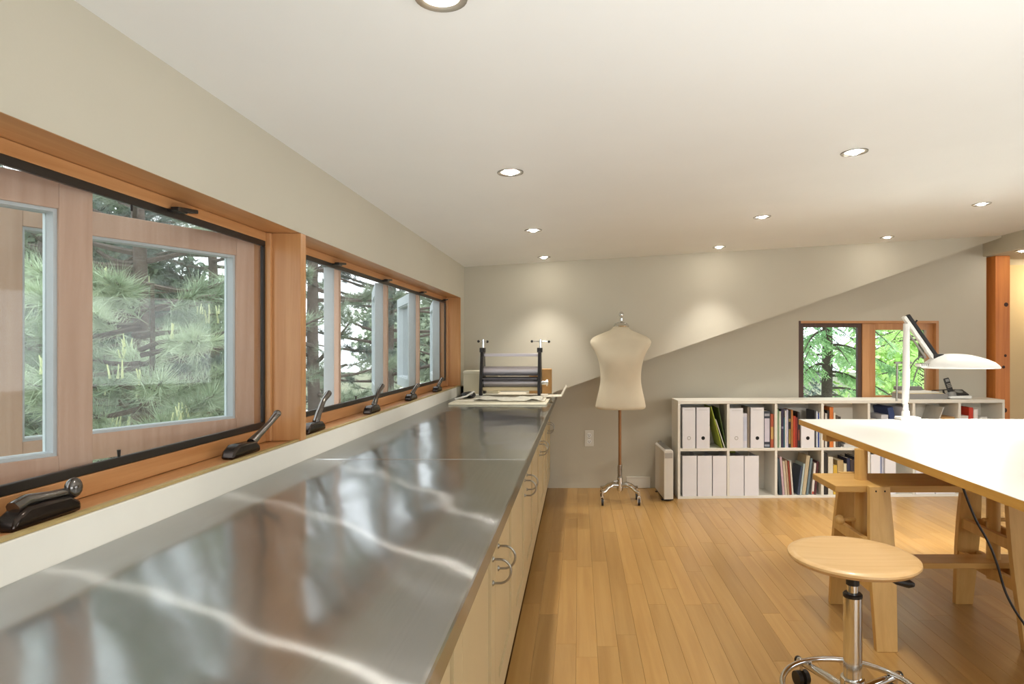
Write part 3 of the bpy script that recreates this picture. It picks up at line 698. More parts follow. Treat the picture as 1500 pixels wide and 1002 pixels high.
book(1120.2, 1129.4, 602.5, 1, '#2c3442', 'thick dark blue binder with a pale lettered spine in the second upper cube', band=[(.16, .80, '#cfcbd8'), (.86, .93, '#a7a9b2'), (.03, .09, '#9aa0ac')])
book(1130, 1134.6, 607, 1, '#b25a3c', 'rust and tan book at the right end of the second upper cube', band=[(.25, .62, '#c8a25e')])
for i, (a, b_, yt, c, lab, bd) in enumerate([
    (1139.6, 1142.0, 600, '#7f9a78', 'slim sage green book at the left of the third upper cube', None),
    (1142.3, 1145.4, 603, '#cfd6c4', 'pale green-white book next to the sage one in the third upper cube', None),
    (1145.8, 1149.2, 601, '#372e4a', 'tall dark purple book in the third upper cube', [(.5, .56, '#8c86a0')]),
    (1149.4, 1150.9, 612, '#2e6f80', 'thin teal paperback in the third upper cube', None),
    (1151.2, 1153.6, 602, '#dcdad6', 'white paperback with a plain spine in the third upper cube', None),
    (1153.9, 1156.0, 600.5, '#cfcde0', 'pale lavender book in the third upper cube', None),
    (1156.4, 1160.0, 602, '#20201f', 'black book with gold lettering bands in the third upper cube', [(.1, .5, '#8d7a3e'), (.7, .78, '#8d7a3e')]),
    (1160.3, 1163.0, 601, '#b5773a', 'ochre brown book in the third upper cube', None),
    (1163.3, 1167.0, 610, '#b33e22', 'red orange book before the table corner in the third upper cube', None),
    (1167.4, 1169.6, 612, '#8c2f26', 'slim dark red book right of the red orange one', None),
    (1170.0, 1173.0, 604, '#2f2a2c', 'black book beside the magazine file of the third upper cube', [(.2, .5, '#8a4434')])]):
    book(a, b_, yt, 1, c, lab, band=bd)
mfile(1174, 1193.6, 618, 1, 'dark', 'shorter white magazine file with a dark hole, half behind the drafting table corner')
for a, b_, yt, c, lab in [
    (1194.6, 1196.8, 602, '#3a3b40', 'charcoal paperback right of the short magazine file in the third upper cube'),
    (1197.2, 1199.6, 603, '#d5dbe2', 'pale blue white book near the right end of the third upper cube'),
    (1199.9, 1201.6, 606, '#3c58a8', 'bright blue book near the right end of the third upper cube'),
    (1201.8, 1203.2, 604, '#dfe0de', 'thin white book at the right end of the third upper cube'),
    (1207.6, 1210.0, 604, '#4a3430', 'dark maroon book at the left of the fourth upper cube'),
    (1210.3, 1213.2, 606, '#d8d6cf', 'white paperback second from the left in the fourth upper cube'),
    (1213.5, 1216.4, 602, '#2c2624', 'black book left of the orange one in the fourth upper cube'),
    (1216.8, 1222.4, 597, '#d3752a', 'tall bright orange book in the fourth upper cube'),
    (1222.8, 1225.6, 605, '#e3ded0', 'cream book right of the orange one in the fourth upper cube'),
    (1226.0, 1229.4, 609, '#5c5248', 'brown book in the fourth upper cube, third after the orange one'),
    (1229.8, 1233.4, 611, '#33312f', 'short black book at the end of the fourth upper row')]:
    book(a, b_, yt, 1, c, lab)
def flat(p0, p1, zlo, h, dep, mt, name, label, cat, t0=.02, shelf=1, bev=.0015, rz=0, ex=None):
    a, b_ = sx(p0), sx(p1); z0 = (Z1 if shelf == 0 else Z2)+.0008+zlo
    return build_at(MB().box(0, b_-a, 0, dep, 0, h), name, mt, bw(a, t0, z0), BA+rz, bev=bev, label=label, cat=cat)
for i, c in enumerate(('#cfcdc8', '#bdb9b0', '#d9d7d2')):
    flat(1238+i*2, 1268+i, .0001+i*.0225, .021, .2, bm_(c), 'paper_stack', ['lowest pale paper ream in the empty half of the fourth upper cube', 'middle grey paper ream lying in the fourth upper cube', 'top pale paper ream lying in the fourth upper cube'][i], 'paper')
# fifth to seventh upper cubes (seen over the table)
flat(1276, 1292, 0, .215, .18, bm_('#dad3ca'), 'carton', 'pale carton at the left of the fifth upper cube', 'box')
flat(1293, 1303, 0, .255, .2, bm_('#d5d6dc'), 'carton', 'white upright carton with a navy label in the fifth upper cube', 'box')
b = MB().box(0, .012, 0, .2, 0, .30)
leaner(1305, 1318, 598, 1, '#2a3d6c', 'navy ring binder leaning in the fifth upper cube', 'binder', .045)
flat(1324, 1334, 0, .31, .2, WHITEP, 'carton', 'tall white carton behind the lamp post in the fifth upper cube', 'box')
flat(1342, 1362, 0, .20, .2, bm_('#d9d5cc'), 'carton', 'white carton at the left of the sixth upper cube', 'box')
leaner(1384, 1363, 597, 1, '#c9c4ba', 'pale sheet of card propped at a slant in the sixth upper cube', 'card_sheet', .006)
flat(1381, 1402, 0, .235, .17, KRAFT, 'cardboard_box', 'brown cardboard box with a white sticker in the sixth upper cube', 'box', t0=.03)
flat(1409, 1421, 0, .245, .2, bm_('#ddd3ca'), 'carton', 'small white carton at the left of the seventh upper cube', 'box')
book(1422, 1428, 597.5, 1, '#c8381f', 'thick bright red book in the last upper cube')
book(1428.8, 1435, 600, 1, '#e9e3de', 'white book with red edging right of the red one', band=[(.05, .3, '#c94a3a')])
flat(1438, 1449, 0, .235, .16, bm_('#dcdcd6'), 'carton', 'small white box standing alone in the last upper cube', 'box')
# lower row
for i, (a, b_, lab) in enumerate([(1000, 1021, 'leftmost of three plain white file boxes in the lower left cube'), (1022, 1043.4, 'middle of three plain white file boxes in the lower left cube'), (1044.4, 1064.8, 'rightmost of three plain white file boxes in the lower left cube'),
     (1069, 1090, 'left of two plain white file boxes in the second lower cube'), (1091, 1112, 'right of two plain white file boxes in the second lower cube')]):
    mfile(a, b_, 668, 0, None, lab, back=True)
LOW = [(1139.5, 1143.5, 672, '#3b4a52', 3, 'slate blue book leaning at the left of the third lower cube'), (1144, 1147.2, 670, '#c6a9b0', 3, 'dusty pink book in the third lower cube'),
       (1147.7, 1151, 676, '#c9bca6', 4, 'beige paperback with worn spine in the third lower cube'), (1151.4, 1154.4, 675, '#b29a7e', 5, 'tan book in the third lower cube'),
       (1154.8, 1157.6, 676, '#8a3f2e', 5, 'brick red paperback in the third lower cube'), (1158.0, 1160.4, 677, '#d8d2c6', 6, 'cream paperback leaning left in the third lower cube')]
for a, b_, yt, c, ln, lab in LOW: book(a+3.5, b_+3.5, yt, 0, c, lab, lean=-4.5)
LOW2 = [(1169.5, 1172.5, 684, '#39455a', 8, 'dark blue large-format book leaning right in the third lower cube'), (1173.0, 1175.8, 680, '#aebfc0', 8, 'pale teal thin book leaning right in the third lower cube'),
        (1176.2, 1181.6, 668, '#b9ab8c', 7, 'tall khaki atlas leaning right in the third lower cube'), (1182.4, 1185.8, 672, '#6d7f86', 6, 'grey blue book right of the khaki atlas')]
for a, b_, yt, c, ln, lab in LOW2: book(a, b_, yt, 0, c, lab, lean=7)
book(1190.2, 1193.6, 679, 0, '#d7d0c8', 'white book with red foot band in the third lower cube', lean=5, band=[(.02, .1, '#b5432e')])
book(1194.4, 1197.0, 677, 0, '#5b2f33', 'dark wine book near the right of the third lower cube', lean=5)
for a, b_, yt, c, lab in [(1207.6, 1214, 664.5, '#26221f', 'thick black binder at the left of the fourth lower cube'), (1214.8, 1222, 670, '#d9d2bf', 'cream binder standing in the fourth lower cube'), (1222.4, 1228, 682, '#cfa93c', 'mustard yellow book in the fourth lower cube'),
                      (1228.4, 1237, 675, '#b39a6b', 'thick tan book right of the mustard one'), (1237.4, 1242, 680, '#d5c9a6', 'cream book behind the trestle post in the fourth lower cube'), (1242.4, 1247, 672, '#2b2f4a', 'navy book behind the trestle post in the fourth lower cube'), (1247.4, 1253, 674, '#3a3030', 'dark brown book in the fourth lower cube'), (1253.4, 1258, 670, '#20283c', 'tall midnight blue book at the end of the fourth lower row')]:
    book(a, b_, yt, 0, c, lab)
for a, b_, lab in [(1276, 1290, 'white file box at the left of the fifth lower cube'), (1297, 1313, 'white file box in the middle of the fifth lower cube')]: mfile(a, b_, 666, 0, None, lab, back=True)
book(1290.6, 1293.4, 666, 0, '#8b94b4', 'thin blue grey folder between the two lower file boxes')
book(1293.8, 1296.4, 668, 0, '#c9cbd6', 'thin pale folder beside the blue grey one, between the lower file boxes')
LBL = mat('label_frame', '#b9b4ae', .5, .3)
for a, b_, lab in [(1342, 1370, 'white storage box with a label frame in the sixth lower cube'), (1371.5, 1400, 'right white storage box with a label frame, in the sixth lower cube')]:
    o = flat(a, b_, 0, .20, .24, WHITEP, 'storage_box', lab, 'box', t0=.006, shelf=0)
    wd = sx(b_)-sx(a)
    lf = MB()
    for q in ((.25, .28, .10, .155), (.72, .75, .10, .155), (.28, .72, .10, .108), (.28, .72, .147, .155)): lf.box(wd*q[0], wd*q[1], -.003, -.0003, q[2], q[3])
    sub(lf, 'label_frame', LBL, o)
book(1409, 1413, 668, 0, '#d0ccc4', 'white folder standing in the last lower cube')
# yellow-green bag on the file boxes of the second lower cube
b = MB().loft([[(math.cos(t)*.036*k, math.sin(t)*.04*k, z+.0015+.0015*math.sin(3*t)) for t in np.linspace(0, 2*math.pi, 13)[:-1]] for k, z in ((.8, 0), (1, .008), (.7, .018), (.2, .022))])
build_at(b, 'pouch', mat('yellow_green_cloth', '#8f9a3a', .8, var=.15, scale=40), bw(sx(1077), .12, zy(668)+.006), BA, smooth=60, label='crumpled yellow-green pouch lying on the lower file boxes', cat='pouch')

# on top of the bookcase
def bt(px, t): s = sx(px); p = bw(s, t, BH+.0008); return p
GREYF = mat('grey_portfolio', '#8b8782', .5, var=.05)
p = bt(1330, .05)
r = root('portfolio', p, BA+R(1), label='thick grey portfolio case lying on the bookcase', cat='portfolio')
sub(MB().prism([(0, .0), (.345, .0), (.365, .012), (.365, .034), (.35, .042), (.0, .042)], 0, .19), 'case', GREYF, r, bev=.004)
sub(MB().box(.0, .33, .005, .18, .0425, .047), 'cream_lining', bm_('#cdbd92'), r)
build_at(MB().box(0, .30, 0, .15, 0, .010).box(.02, .24, .01, .14, .0101, .016), 'paper_stack', TRIMW, p+Vector((.01, .02, .0476)), BA+R(4), label='loose white papers on the grey portfolio', cat='paper')
build_at(MB().box(0, .21, 0, .06, 0, .03), 'pencil_case', mat('case_grey', '#77736e', .5), p+Vector((.0, .125, .0650)), BA+R(-3), bev=.006, label='grey pencil case lying behind the loose papers on the portfolio', cat='case')
build_at(MB().tube([(0, 0, .004), (.15, .02, .010)], .004, 8), 'pen', BLACKP, p+Vector((.235, .03, .0640)), BA, label='dark pen lying on the edge of the portfolio papers', cat='pen')
p = bt(1399, .06)
PHG = mat('phone_grey', '#8e8f8b', .4, .2)
r = root('telephone', p, BA+R(-6), label='black and silver cordless telephone on its answering base', cat='telephone')
sub(MB().prism([(.0, .004), (.165, .004), (.172, .016), (.165, .028), (.01, .022), (-.006, .012)], 0, .13), 'base', WHITEG, r, bev=.004)
M_ = Matrix.Rotation(R(18), 3, 'X')
sub(MB().obox((.105, .075, .046), (.105, .11, .018), M_), 'keypad_panel', BLACKP, r, bev=.004)
sub(MB().lathe([(.030, 0), (.030, .003), (.024, .004), (.022, .002)], (.100, .068, .055), 24, M_), 'dial_ring', PHG, r, smooth=50)
sub(MB().loft([[(.035+math.cos(t)*.036*k, .05+math.sin(t)*.036*k, z) for t in np.linspace(0, 2*math.pi, 17)[:-1]] for k, z in ((1.1, .0235), (1, .036), (.85, .052), (.5, .058))]), 'cradle', PHG, r, smooth=50)
hm = Matrix.Rotation(R(-14), 3, 'Y') @ Matrix.Rotation(R(-12), 3, 'X')
hs = sub(MB().obox((.014, .058, .105), (.042, .022, .125), hm), 'handset', BLACKP, r, bev=.006)
sub(MB().obox(Vector((.014, .058, .105)) + hm @ Vector((0, -.012, .042)), (.026, .002, .022), hm), 'screen', PHG, hs)
kb = MB()
for q in range(9): kb.obox(Vector((.014, .058, .105)) + hm @ Vector((-.011+.011*(q % 3), -.0118, .012-.013*(q//3))), (.008, .002, .008), hm)
sub(kb, 'keys', NICKEL, hs)
sub(MB().tube([(-.012, .05, .03), (-.022, .06, .045), (-.02, .07, .065)], .008, 8), 'antenna_stub', BLACKP, r, smooth=60)

# ------------------------------------------------------------------ drafting table
TZ0, TZ1 = .756, .786
c0, c1 = (1.174, 1.33), (1.234, 3.565); wv = 1.55
c2 = (c1[0]+wv, c1[1]-.006); c3 = (c0[0]+wv, c0[1]-.006)
r = root('drafting_tabletop', (1.95, 2.45, TZ0), label='large white drafting tabletop with pine edges resting on trestles', cat='table')
EDGE = wood('pine_edge', '#cf9f4d', '#bf8c3c', 'y', .5, .9)
MB().prism([c0, c3, c2, c1], TZ0, TZ1-.0015, 'xy').build('core_panel', EDGE, r, bev=.001)
MB().prism([(c0[0]+.0006, c0[1]), c3, c2, (c1[0]+.0006, c1[1])], TZ1-.0014, TZ1, 'xy').build('laminate_top', WHITEL, r)
MB().box(1.235, 2.7, 3.17, 3.22, TZ0-.036, TZ0-.0005).build('batten', BIRCHX, r, bev=.002)
# trestle
tr = root('trestle', (1.495, 2.725, 0), label='pale birch adjustable trestle carrying the white drafting tabletop', cat='trestle')
def hexa(b, top, bot):
    """top and bottom rectangles (x0, x1, y0, y1, z)"""
    V = [(bot[0],bot[2],bot[4]),(bot[1],bot[2],bot[4]),(bot[1],bot[3],bot[4]),(bot[0],bot[3],bot[4]),(top[0],top[2],top[4]),(top[1],top[2],top[4]),(top[1],top[3],top[4]),(top[0],top[3],top[4])]
    return b.add(V, [(0,3,2,1),(4,5,6,7),(0,1,5,4),(1,2,6,5),(2,3,7,6),(3,0,4,7)])
for s_, xc_ in ((1, 1.205), (-1, 1.785)):
    for yy, yt, nm in ((2.495, 2.582, 'n'), (2.955, 2.868, 'f')):
        b = MB(); w0, w1 = .042, .053; ye = .0135
        # bowed outline: narrow at the foot, widest two thirds up, narrower at the head
        P = []
        for t in np.linspace(0, 1, 9):
            hw = .042+.014*math.sin(math.pi*min(1, t*1.05))*(.4+.6*t); z = .628*t; yv = yy+(yt-yy)*t
            P.append([(xc_-hw*.95+.012*s_*t, yv-ye, z), (xc_+hw+.012*s_*t, yv-ye, z), (xc_+hw+.012*s_*t, yv+ye, z), (xc_-hw*.95+.012*s_*t, yv+ye, z)])
        lg = b.loft(P).build('leg', BIRCH, tr, bev=.002)
        for xo in (-.016, .020):
            MB().lathe([(.0075, 0), (.007, .002), (.002, .003)], (xc_+.012*s_+xo, yt-ye if nm == 'n' else yt+ye, .607), 12, Matrix.Rotation(R(90 if nm == 'n' else -90), 3, 'X')).build('bolt', DARKH, lg)
    MB().tube([(xc_+.006*s_, 2.725, .20), (xc_+.006*s_, 2.725, TZ0-.0005)], .0265, 24).build('height_post', BIRCH, tr, smooth=50)
    for zz in (.37, .215):
        q = (.628-zz)/.628
        ya_, yb_ = 2.582-(2.582-2.495)*q+.0135, 2.868+(2.955-2.868)*q-.0135
        MB().box(xc_-.045, xc_-.022, ya_, yb_, zz, zz+.045).box(xc_+.034, xc_+.056, ya_, yb_, zz, zz+.045).build('cross_rail', BIRCH, tr, bev=.002)
    pin = MB().tube([(xc_-.075*s_, 2.725, .452), (xc_+.05*s_, 2.725, .452)], .008, 10).sphere((xc_-.085*s_, 2.725, .452), .021, 14, 10)
    pin.build('height_pin', BIRCH, tr, smooth=60)
MB().box(1.05, 1.94, 2.597, 2.853, .598, .626).build('shelf_plank', BIRCHX, tr, bev=.003)
MB().box(1.10, 1.89, 2.665, 2.785, .2615, .285).build('stretcher', BIRCHX, tr, bev=.003)
# cord
pts = [at(1407, 705, 2.40), at(1417, 732, 2.39), at(1430, 763, 2.38), at(1448, 795, 2.37), at(1461, 828, 2.36), at(1472, 865, 2.35), at(1486, 893, 2.34), at(1504, 920, 2.33), at(1526, 960, 2.30)]
pts = [Vector((pts[0].x-.02, 2.42, TZ0-.005))] + pts + [Vector((1.80, 2.26, .006)), Vector((1.95, 2.2, .0055)), Vector((2.2, 2.15, .0055))]
pp = catmull([tuple(p) for p in pts], 5)
T(MB().tube(pp, .0045, 8).build('power_cord', BLACKP, smooth=60), 'black power cord hanging from the drafting table to the floor', 'cord')

# desk lamp at the far edge of the table
LY = 3.53; lk = LY/F
def L_(px, py, dy=0): return Vector(((px-VX)*lk, LY+dy, EYE-(py-VY)*lk))
r = root('desk_lamp', (L_(1328, 612).x, LY, TZ1), label='white adjustable desk lamp clamped to the far edge of the table', cat='lamp')
bx_ = L_(1328, 600)
MB().box(bx_.x-.045, bx_.x+.065, LY-.03, LY+.05, TZ1+.0005, TZ1+.016).box(bx_.x-.02, bx_.x+.02, LY+.038, LY+.05, TZ0-.05, TZ1+.004).build('clamp', WHITEG, r, bev=.003)
MB().lathe([(.022, 0), (.020, .03), (.013, .038), (.013, .07)], (bx_.x-.006, LY, TZ1+.016), 20).build('swivel', WHITEG, r, smooth=40)
b = MB().tube([L_(1325, 592), L_(1327, 560), L_(1328, 474)], [.014, .019, .017], 14); b.build('lower_arm', WHITEG, r, smooth=60)
for x_ in (1317, 1334.5): MB().tube([L_(x_-1, 588, .02), L_(x_, 533, .02)], .006, 8).build('spring_rod', NICKEL, r, smooth=60)
MB().box(L_(1313, 533).x, L_(1338, 533).x, LY+.012, LY+.028, L_(0, 533).z, L_(0, 530).z).build('spring_yoke', NICKEL, r)
p0, p1 = L_(1325, 466), L_(1367, 526)
dv = (p1-p0).normalized(); nv = Vector((dv.z, 0, -dv.x)); nv = nv if nv.x > 0 else -nv
m3 = Matrix((dv, Vector((0, 1, 0)), nv)).transposed()
b = MB().obox((p0+p1)/2, ((p1-p0).length+.02, .034, .018), m3); ua = b.build('upper_arm', WHITEG, r, bev=.004)
MB().obox((p0+p1)/2 - nv*.030 + dv*.01, ((p1-p0).length*.72, .01, .010), m3).build('lower_link', NICKEL, ua, bev=.002)
MB().obox((p0+p1)/2 + nv*.022, ((p1-p0).length+.01, .030, .020), m3).build('spring_cover', BLACKP, ua, bev=.004)
MB().tube([p0+nv*.02+dv*.06, p0+nv*.05+dv*.05], .005, 8).build('tension_knob', BLACKP, ua)
MB().box(p1.x-.01, p1.x+.052, LY-.018, LY+.018, p1.z+.0, p1.z+.028).build('tilt_joint', BLACKP, r, bev=.005)
# head: flattened oval dome
xl, xr = L_(1352, 0).x, L_(1463, 0).x; xm_, hl = (xl+xr)/2, (xr-xl)/2
zb = L_(0, 539.5).z; rings = []
for q, (k_, zt_) in enumerate([(.99, 0), (1.0, .005), (.97, .016), (.88, .034), (.74, .050), (.56, .064), (.40, .074), (.24, .079), (.05, .081)]):
    rings.append([(xm_-.05*(1-k_)+hl*k_*math.cos(t), LY+.125*k_*math.sin(t), zb+zt_) for t in np.linspace(0, 2*math.pi, 41)[:-1]])
inner = [[(xm_-.05*(1-k_)+hl*k_*math.cos(t), LY+.125*k_*math.sin(t), zb+z_) for t in np.linspace(0, 2*math.pi, 41)[:-1]] for k_, z_ in ((.05, .07), (.5, .058), (.8, .036), (.95, .008), (.99, 0))]
MB().loft(inner+rings, False).build('shade', WHITEG, r, smooth=50)
tu = [(xm_+hl*.62*math.cos(t), LY+.072*math.sin(t), zb+.022) for t in np.linspace(0, 2*math.pi, 33)[:-1]]
MB().tube(tu, .009, 10, True).build('tube_bulb', emis('lamp_tube', (1, .98, .93, 1), 16), r, smooth=60)
MB().prism([(xl-.030, zb+.010), (xl+.05, zb+.003), (xl+.05, zb+.030), (xl-.030, zb+.026)], LY-.03, LY+.03).build('vented_heel', WHITEG, r, bev=.004)
for i in range(5): MB().box(xl-.024+i*.011, xl-.019+i*.011, LY-.032, LY+.032, zb+.012, zb+.028).build('vent_rib', NICKEL, r)
ld = bpy.data.lights.new('lamp_light', 'AREA'); ld.shape = 'ELLIPSE'; ld.size = .32; ld.size_y = .16; ld.energy = 20; ld.color = (1, .97, .92)
lo = bpy.data.objects.new('lamp_light', ld); COL.objects.link(lo); lo.location = (xm_, LY, zb+.008)

# ------------------------------------------------------------------ stool
SY = 2.0; sk = SY/F; SXc = (1249-VX)*sk
r = root('stool', (SXc, SY, 0), label='round beech stool on a chrome gas-lift column with casters', cat='stool')
zs = .545
tm = Matrix.Rotation(R(.6), 3, 'Y')
MB().lathe([(.001, -.026), (.17, -.026), (.188, -.022), (.196, -.012), (.195, -.006), (.186, -.0005), (.17, 0), (.10, -.004), (.04, -.005), (.001, -.005)], (SXc, SY, zs), 56, tm).build('seat', BEECHM, r, smooth=45)
MB().box(SXc-.08, SXc+.08, SY-.08, SY+.08, zs-.036, zs-.0275).build('seat_plate', BLACKP, r, bev=.004)
MB().tube([(SXc, SY, zs-.036), (SXc, SY, .447)], .020, 20).build('collar', BLACKP, r, smooth=50)
MB().tube([(SXc, SY, .447), (SXc, SY, .41)], .0165, 20).build('piston', CHROME, r, smooth=50)
MB().lathe([(.017, .4085), (.029, .409), (.0295, .417), (.026, .421), (.017, .421)], (SXc, SY, 0), 24).build('column_bush', BLACKP, r, smooth=40)
MB().tube([(SXc, SY, .409), (SXc, SY, .06)], .028, 28).build('column', CHROME, r, smooth=50)
lv = MB().tube([(SXc+.02, SY-.02, zs-.030), (SXc+.095, SY-.02, zs-.045), (SXc+.108, SY-.02, zs-.068)], .0045, 8); lo_ = lv.build('lever', BLACKP, r, smooth=60)
MB().tube([(SXc+.105, SY-.02, zs-.071), (SXc+.13, SY-.02, zs-.080), (SXc+.165, SY-.02, zs-.088), (SXc+.182, SY-.02, zs-.092)], [.006, .012, .014, .007], 12).build('lever_grip', BLACKP, lo_, smooth=60)
MB().tube([(SXc+.212*math.cos(t), SY+.212*math.sin(t), .108) for t in np.linspace(0, 2*math.pi, 49)[:-1]], .0095, 12, True).build('foot_ring', CHROME, r, smooth=60)
MB().lathe([(.028, .125), (.036, .127), (.038, .14), (.036, .155), (.028, .157)], (SXc, SY, 0), 24).build('hub_collar', CHROME, r, smooth=40)
for i in range(5):
    a = R(35+72*i); ca, sa = math.cos(a), math.sin(a)
    lg = MB().tube([(SXc+ca*q, SY+sa*q, z) for q, z in ((.025, .10), (.12, .095), (.22, .085), (.275, .080))], [.016, .014, .0125, .012], 14).build('leg', CHROME, r, smooth=60)
    MB().tube([(SXc+ca*.272, SY+sa*.272, .080), (SXc+ca*.280, SY+sa*.280, .079)], .0135, 14).build('end_cap', BLACKP, lg)
    cx, cy = SXc+ca*.258, SY+sa*.258
    tm_ = Vector((-sa, ca, 0))
    MB().tube([(cx, cy, .07), (cx, cy, .045)], .006, 8).build('caster_stem', CHROME, lg)
    c = MB()
    for d_ in (-.014, .014): c.tube([Vector((cx, cy, .0252))+tm_*(d_-.008), Vector((cx, cy, .0252))+tm_*(d_+.008)], .025, 18)
    c.build('caster_wheel', BLACKP, lg, smooth=50)

# ------------------------------------------------------------------ outdoors
def fast_mesh(name, V, Fc, mt, parent=None, kind=None):
    V = np.asarray(V, np.float32); Fc = np.asarray(Fc, np.int32); k = Fc.shape[1]
    me = bpy.data.meshes.new(name); me.vertices.add(len(V)); me.vertices.foreach_set('co', V.ravel())
    me.loops.add(Fc.size); me.loops.foreach_set('vertex_index', Fc.ravel()); me.polygons.add(len(Fc))
    me.polygons.foreach_set('loop_start', np.arange(0, Fc.size, k, dtype=np.int32)); me.polygons.foreach_set('loop_total', np.full(len(Fc), k, np.int32))
    me.materials.append(mt); me.update(calc_edges=True); me.validate()
    o = bpy.data.objects.new(name, me); COL.objects.link(o); WM[o.name] = Matrix.Identity(4)
    if parent is not None:
        o.parent = parent; o.matrix_parent_inverse = WM[parent.name].inverted()
    if kind: o['kind'] = kind
    return o
def unit(a): return a/np.maximum(1e-9, np.linalg.norm(a, axis=-1, keepdims=True))
def needles(C, D, n, L, wd, spread=.9, droop=0.0):
    """n thin needles at each point C (m,3) about direction D"""
    m_ = len(C); c = np.repeat(C, n, 0); d = np.repeat(D, n, 0)
    back = rng.random((m_*n, 1))*L*.9
    v = unit(d+rng.normal(0, spread, (m_*n, 3))); v[:, 2] -= droop; v = unit(v)
    side = unit(np.cross(v, rng.normal(0, 1, (m_*n, 3))))*wd
    c = c-d*back; l = L*(.7+.5*rng.random((m_*n, 1)))
    V = np.stack([c-side, c+side, c+v*l], 1).reshape(-1, 3); return V, np.arange(len(V)).reshape(-1, 3)
def leaf_mat(name, c1, c2, rough=.6, scale=2.0):
    m, n, b = base(name); tc = n.nodes.new('ShaderNodeTexCoord'); nz = n.nodes.new('ShaderNodeTexNoise'); nz.inputs['Scale'].default_value = scale; nz.inputs['Detail'].default_value = 6
    n.links.new(tc.outputs['Object'], nz.inputs['Vector']); rp = n.nodes.new('ShaderNodeValToRGB'); n.links.new(nz.outputs['Fac'], rp.inputs[0])
    rp.color_ramp.elements[0].position = .35; rp.color_ramp.elements[1].position = .65; rp.color_ramp.elements[0].color = lin(c1); rp.color_ramp.elements[1].color = lin(c2)
    n.links.new(rp.outputs[0], b.inputs['Base Color']); b.inputs['Roughness'].default_value = rough
    b.inputs['Subsurface Weight'].default_value = 0
    return m
BARK = mat('bark', '#574d45', .9, var=.3, scale=30, bump=.6, bscale=40)
NEED = leaf_mat('pine_needles', '#62735e', '#9caa90'); NEEDN = leaf_mat('pine_needles_young', '#83987a', '#c0cdae'); NEEDD = leaf_mat('dark_needles', '#45524a', '#74837a')
CANDLE = leaf_mat('pine_candles', '#c9cf98', '#e0e2b4'); FROND = leaf_mat('cedar_fronds', '#6fa268', '#b9e0a4', scale=1.2); LEAFL = leaf_mat('light_leaves', '#a5d468', '#dcf5ac', scale=1.5)
DKLEAF = leaf_mat('dark_leaves', '#2f4430', '#587050')
def pine(name, x, y, zb_, zt_, rt, blen, nb, per, n, L, mt, label, wd=.0021, candles=0, first=0, phase=0, sweep=None, kind=None):
    r = root(name, (x, y, zb_), label=label, cat='tree', group='trees outside the windows')
    tk = [(x+.05*math.sin(z*.9+phase), y+.05*math.cos(z*.7+phase), z) for z in np.linspace(zb_, zt_, 16)]
    MB().tube(tk, [rt*(1-.8*i/15) for i in range(16)], 10).build('trunk', BARK, r, smooth=60)
    bb = MB(); C = []; D = []
    for i in range(nb):
        z = zb_+first+(zt_-zb_-first)*(i+random.random())/nb; fr = (z-zb_)/(zt_-zb_)
        a = random.random()*2*math.pi if sweep is None else sweep[0]+(random.random()-.5)*sweep[1]
        ln = blen*(1-.6*max(0, fr-.3))*(.7+.5*random.random()); up = random.uniform(-.06, .28)
        P = []
        for t in np.linspace(0, 1, 8):
            P.append(Vector((x+math.cos(a)*ln*t, y+math.sin(a)*ln*t, z+ln*(up*t+.18*t*t-.12*t)+.03*math.sin(5*t+i))))
        bb.tube(P, [rt*.26*(1-.8*t) + .003 for t in np.linspace(0, 1, 8)], 5)
        for k in range(per):
            t = .25+.75*random.random()**.7; q = int(t*6.99); p = P[q].lerp(P[min(q+1, 7)], t*7-int(t*7) if t < 1 else 0)
            sd = random.choice((-1, 1))*random.uniform(.2, 1.2); tw = random.uniform(.05, .42)*ln*.5
            d = Vector((math.cos(a+sd), math.sin(a+sd), random.uniform(.05, .7))).normalized()
            e = p+d*tw; bb.tube([p, p.lerp(e, .5)+Vector((0, 0, -.01)), e], [.006, .004, .003], 4)
            C.append(e); D.append(d)
            if tw > .2: C.append(p.lerp(e, .6)); D.append(d)
        C.append(P[-1]); D.append((P[-1]-P[-2]).normalized())
    bb.build('branches', BARK, r)
    C = np.array([tuple(c) for c in C]); D = np.array([tuple(d) for d in D]); D = unit(D+np.array([0, 0, .35]))
    V, Fc = needles(C, D, n, L, wd, .75)
    fast_mesh('foliage', V, Fc, mt, r, 'stuff')
    if candles:
        cb = MB(); idx = rng.choice(len(C), min(candles, len(C)), False)
        for i in idx:
            for q in range(3):
                o_ = Vector(C[i])+Vector((random.uniform(-.03, .03), random.uniform(-.03, .03), 0)); h_ = random.uniform(.05, .10)
                cb.tube([o_, o_+Vector((random.uniform(-.015, .015), random.uniform(-.015, .015), h_))], [.007, .003], 5)
        T(cb.build('candles', CANDLE, r), kind='stuff')
    return r
GZ = -2.6
GRAVEL = mat('pale_gravel', '#d6d2c8', .95, var=.1, scale=3); LAWN = mat('rough_ground', '#6f7358', .95, var=.3, scale=.8)
S(MB().box(-60, -.9, -30, 90, GZ-.1, GZ).build('ground', LAWN), 'rough garden ground below the windows')
S(MB().box(-1.2, 60, 7.5, 90, GZ-.1, GZ-.001).build('ground_north', LAWN))
S(MB().box(-16, -4.5, 12, 80, GZ, GZ+.02).build('driveway', GRAVEL), 'pale driveway seen between the trees')
pine('pine_tree', -4.2, 6.0, GZ, 5.0, .11, 1.75, 105, 12, 62, .14, NEED, 'nearest pine with pale candles outside the big window', candles=60, first=1.3)
pine('young_pine_tree', -2.45, 3.55, GZ, 1.55, .05, .95, 60, 10, 85, .13, NEEDN, 'bright young pine close against the nearest window', candles=55, first=1.9, wd=.0021)
